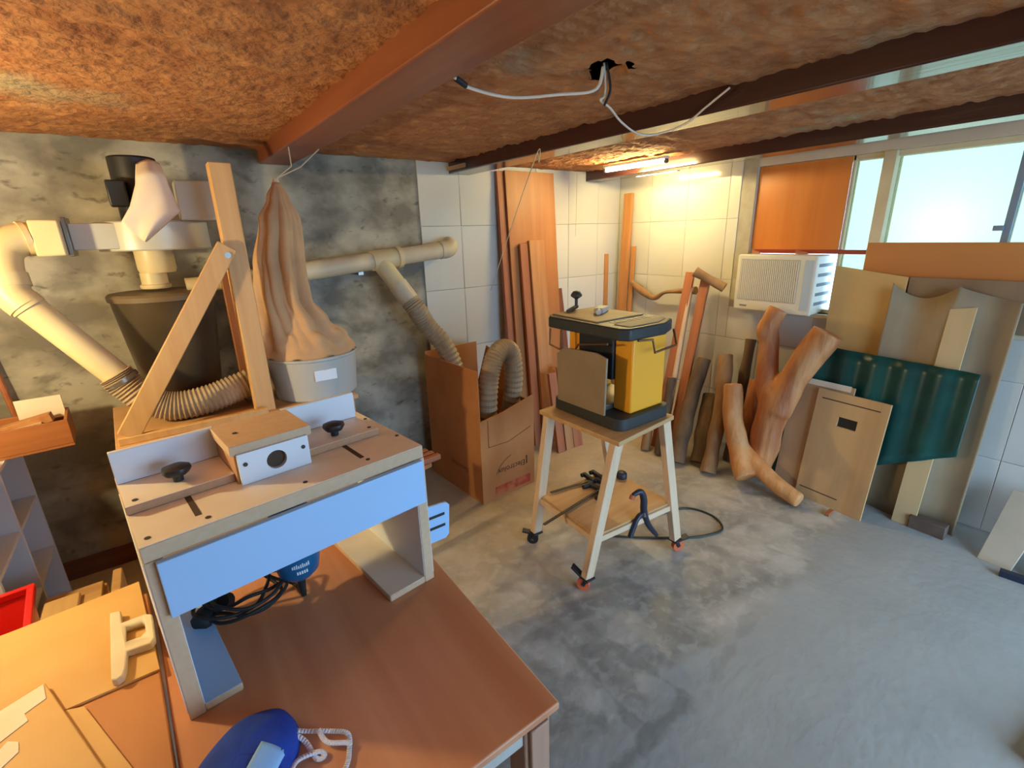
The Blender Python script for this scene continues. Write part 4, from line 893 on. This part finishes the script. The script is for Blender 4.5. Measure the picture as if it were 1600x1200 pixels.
M_pale = wood('pale_panel', (196, 160, 122), (180, 142, 104), 'y', scale=8)
board('pale_board', 'pale pinkish panel with a white top edge behind the plywood with the hole', 'panel', (3.10, 1.30, 0), (3.075, .96, 0), (3.19, 1.245, .735), .012, M_pale)
po_ = bpy.data.objects['pale_board']; e_ = obj('top_edge', MB().box(0, .262, .0, .035, .0, .0015), M_paper, po_, label='white painted top edge'); e_.location = (.06, .712, 0)
M_ply = wood('plywood', (220, 182, 132), (192, 148, 98), 'y', scale=5)
pl0 = (3.07, 1.145, 0); pl1 = (3.03, .765, 0); pl2 = (3.15, 1.095, .70)
pw = thing('plywood_panel', 'plywood panel with a rectangular hole leaning in front of the green sheet', 'panel')
w_, h_ = leaning(pw, pl0, pl1, pl2)
W_, H_ = w_, h_
hx0, hx1, hy0, hy1 = .14, .245, .505, .565
mb = MB(); 
for a in ((0, hx0, 0, H_), (hx1, W_, 0, H_), (hx0, hx1, 0, hy0), (hx0, hx1, hy1, H_)): mb.box(a[0], a[1], a[2], a[3], -.014, 0)
obj('panel', mb, M_ply, pw)
obj('hole_shade', MB().box(hx0-.01, hx1+.01, hy0-.01, hy1+.01, -.0165, -.0145), M_black, pw)  # added black sheet stands in for the shade seen through the hole
obj('groove', MB().box(.03, W_-.04, H_-.055, H_-.049, 0, .0008), M_slot, pw); obj('groove', MB().box(.02, W_-.14, .065, .071, 0, .0008), M_slot, pw)
o = obj('wood_block', MB().box(-.08, .08, -.03, .03, 0, .075), mat('dark_block', C(112, 92, 80), .8, C(92, 72, 60), 10), bev=.003); tag(o, 'dark brown wood block on the floor under the wavy sheet', 'wood block'); o.location = (3.20, .50, 0); o.rotation_euler = (0, 0, PI/2-.05)
tag(obj('wood_scrap', MB().box(-.035, .035, -.012, .012, 0, .02), M_red, bev=.002), 'tiny reddish wood scrap at the foot of the plywood panel', 'wood scrap').location = (2.975, .905, 0)
M_sp = mat('spare_tile', C(206, 196, 174), .3, C(198, 186, 162), 4)
board('spare_tile', 'spare beige wall tile leaning on the tiles at the right edge, left one', 'tile', (3.12, .275, 0), (3.10, .15, 0), (3.33, .245, .335), .01, M_sp, 'spare tiles at the right edge', outline=lambda w, h: [(0, 0), (w, 0), (w+.03, h), (0, h)])
board('spare_tile', 'spare beige wall tile leaning on the tiles at the right edge, right one', 'tile', (3.09, .10, 0), (3.07, -.18, 0), (3.33, .07, .34), .01, M_sp, 'spare tiles at the right edge')
bs = obj('black_strip', MB().box(-.15, .15, -.018, .018, 0, .03).box(-.145, -.14, -.018, .018, -.0, .002), M_navy, bev=.003); tag(bs, 'black strip on the floor in front of the spare tiles', 'strip'); bs.location = (3.055, .03, 0); bs.rotation_euler = (0, 0, PI/2+.12)
cs = thing('black_case', 'corner of a flat black case at the bottom right corner', 'case', (1.93, -.075, 0), -.15)
obj('shell', MB().box(0, .42, -.32, 0, 0, .028), M_black, cs, bev=.008); obj('lid', MB().box(0, .42, -.32, 0, .0285, .05), M_black, cs, bev=.008); obj('handle', MB().tube([(.12, -.32, .025), (.12, -.35, .025), (.28, -.35, .025), (.28, -.32, .025)], .008, 10), M_black, cs)
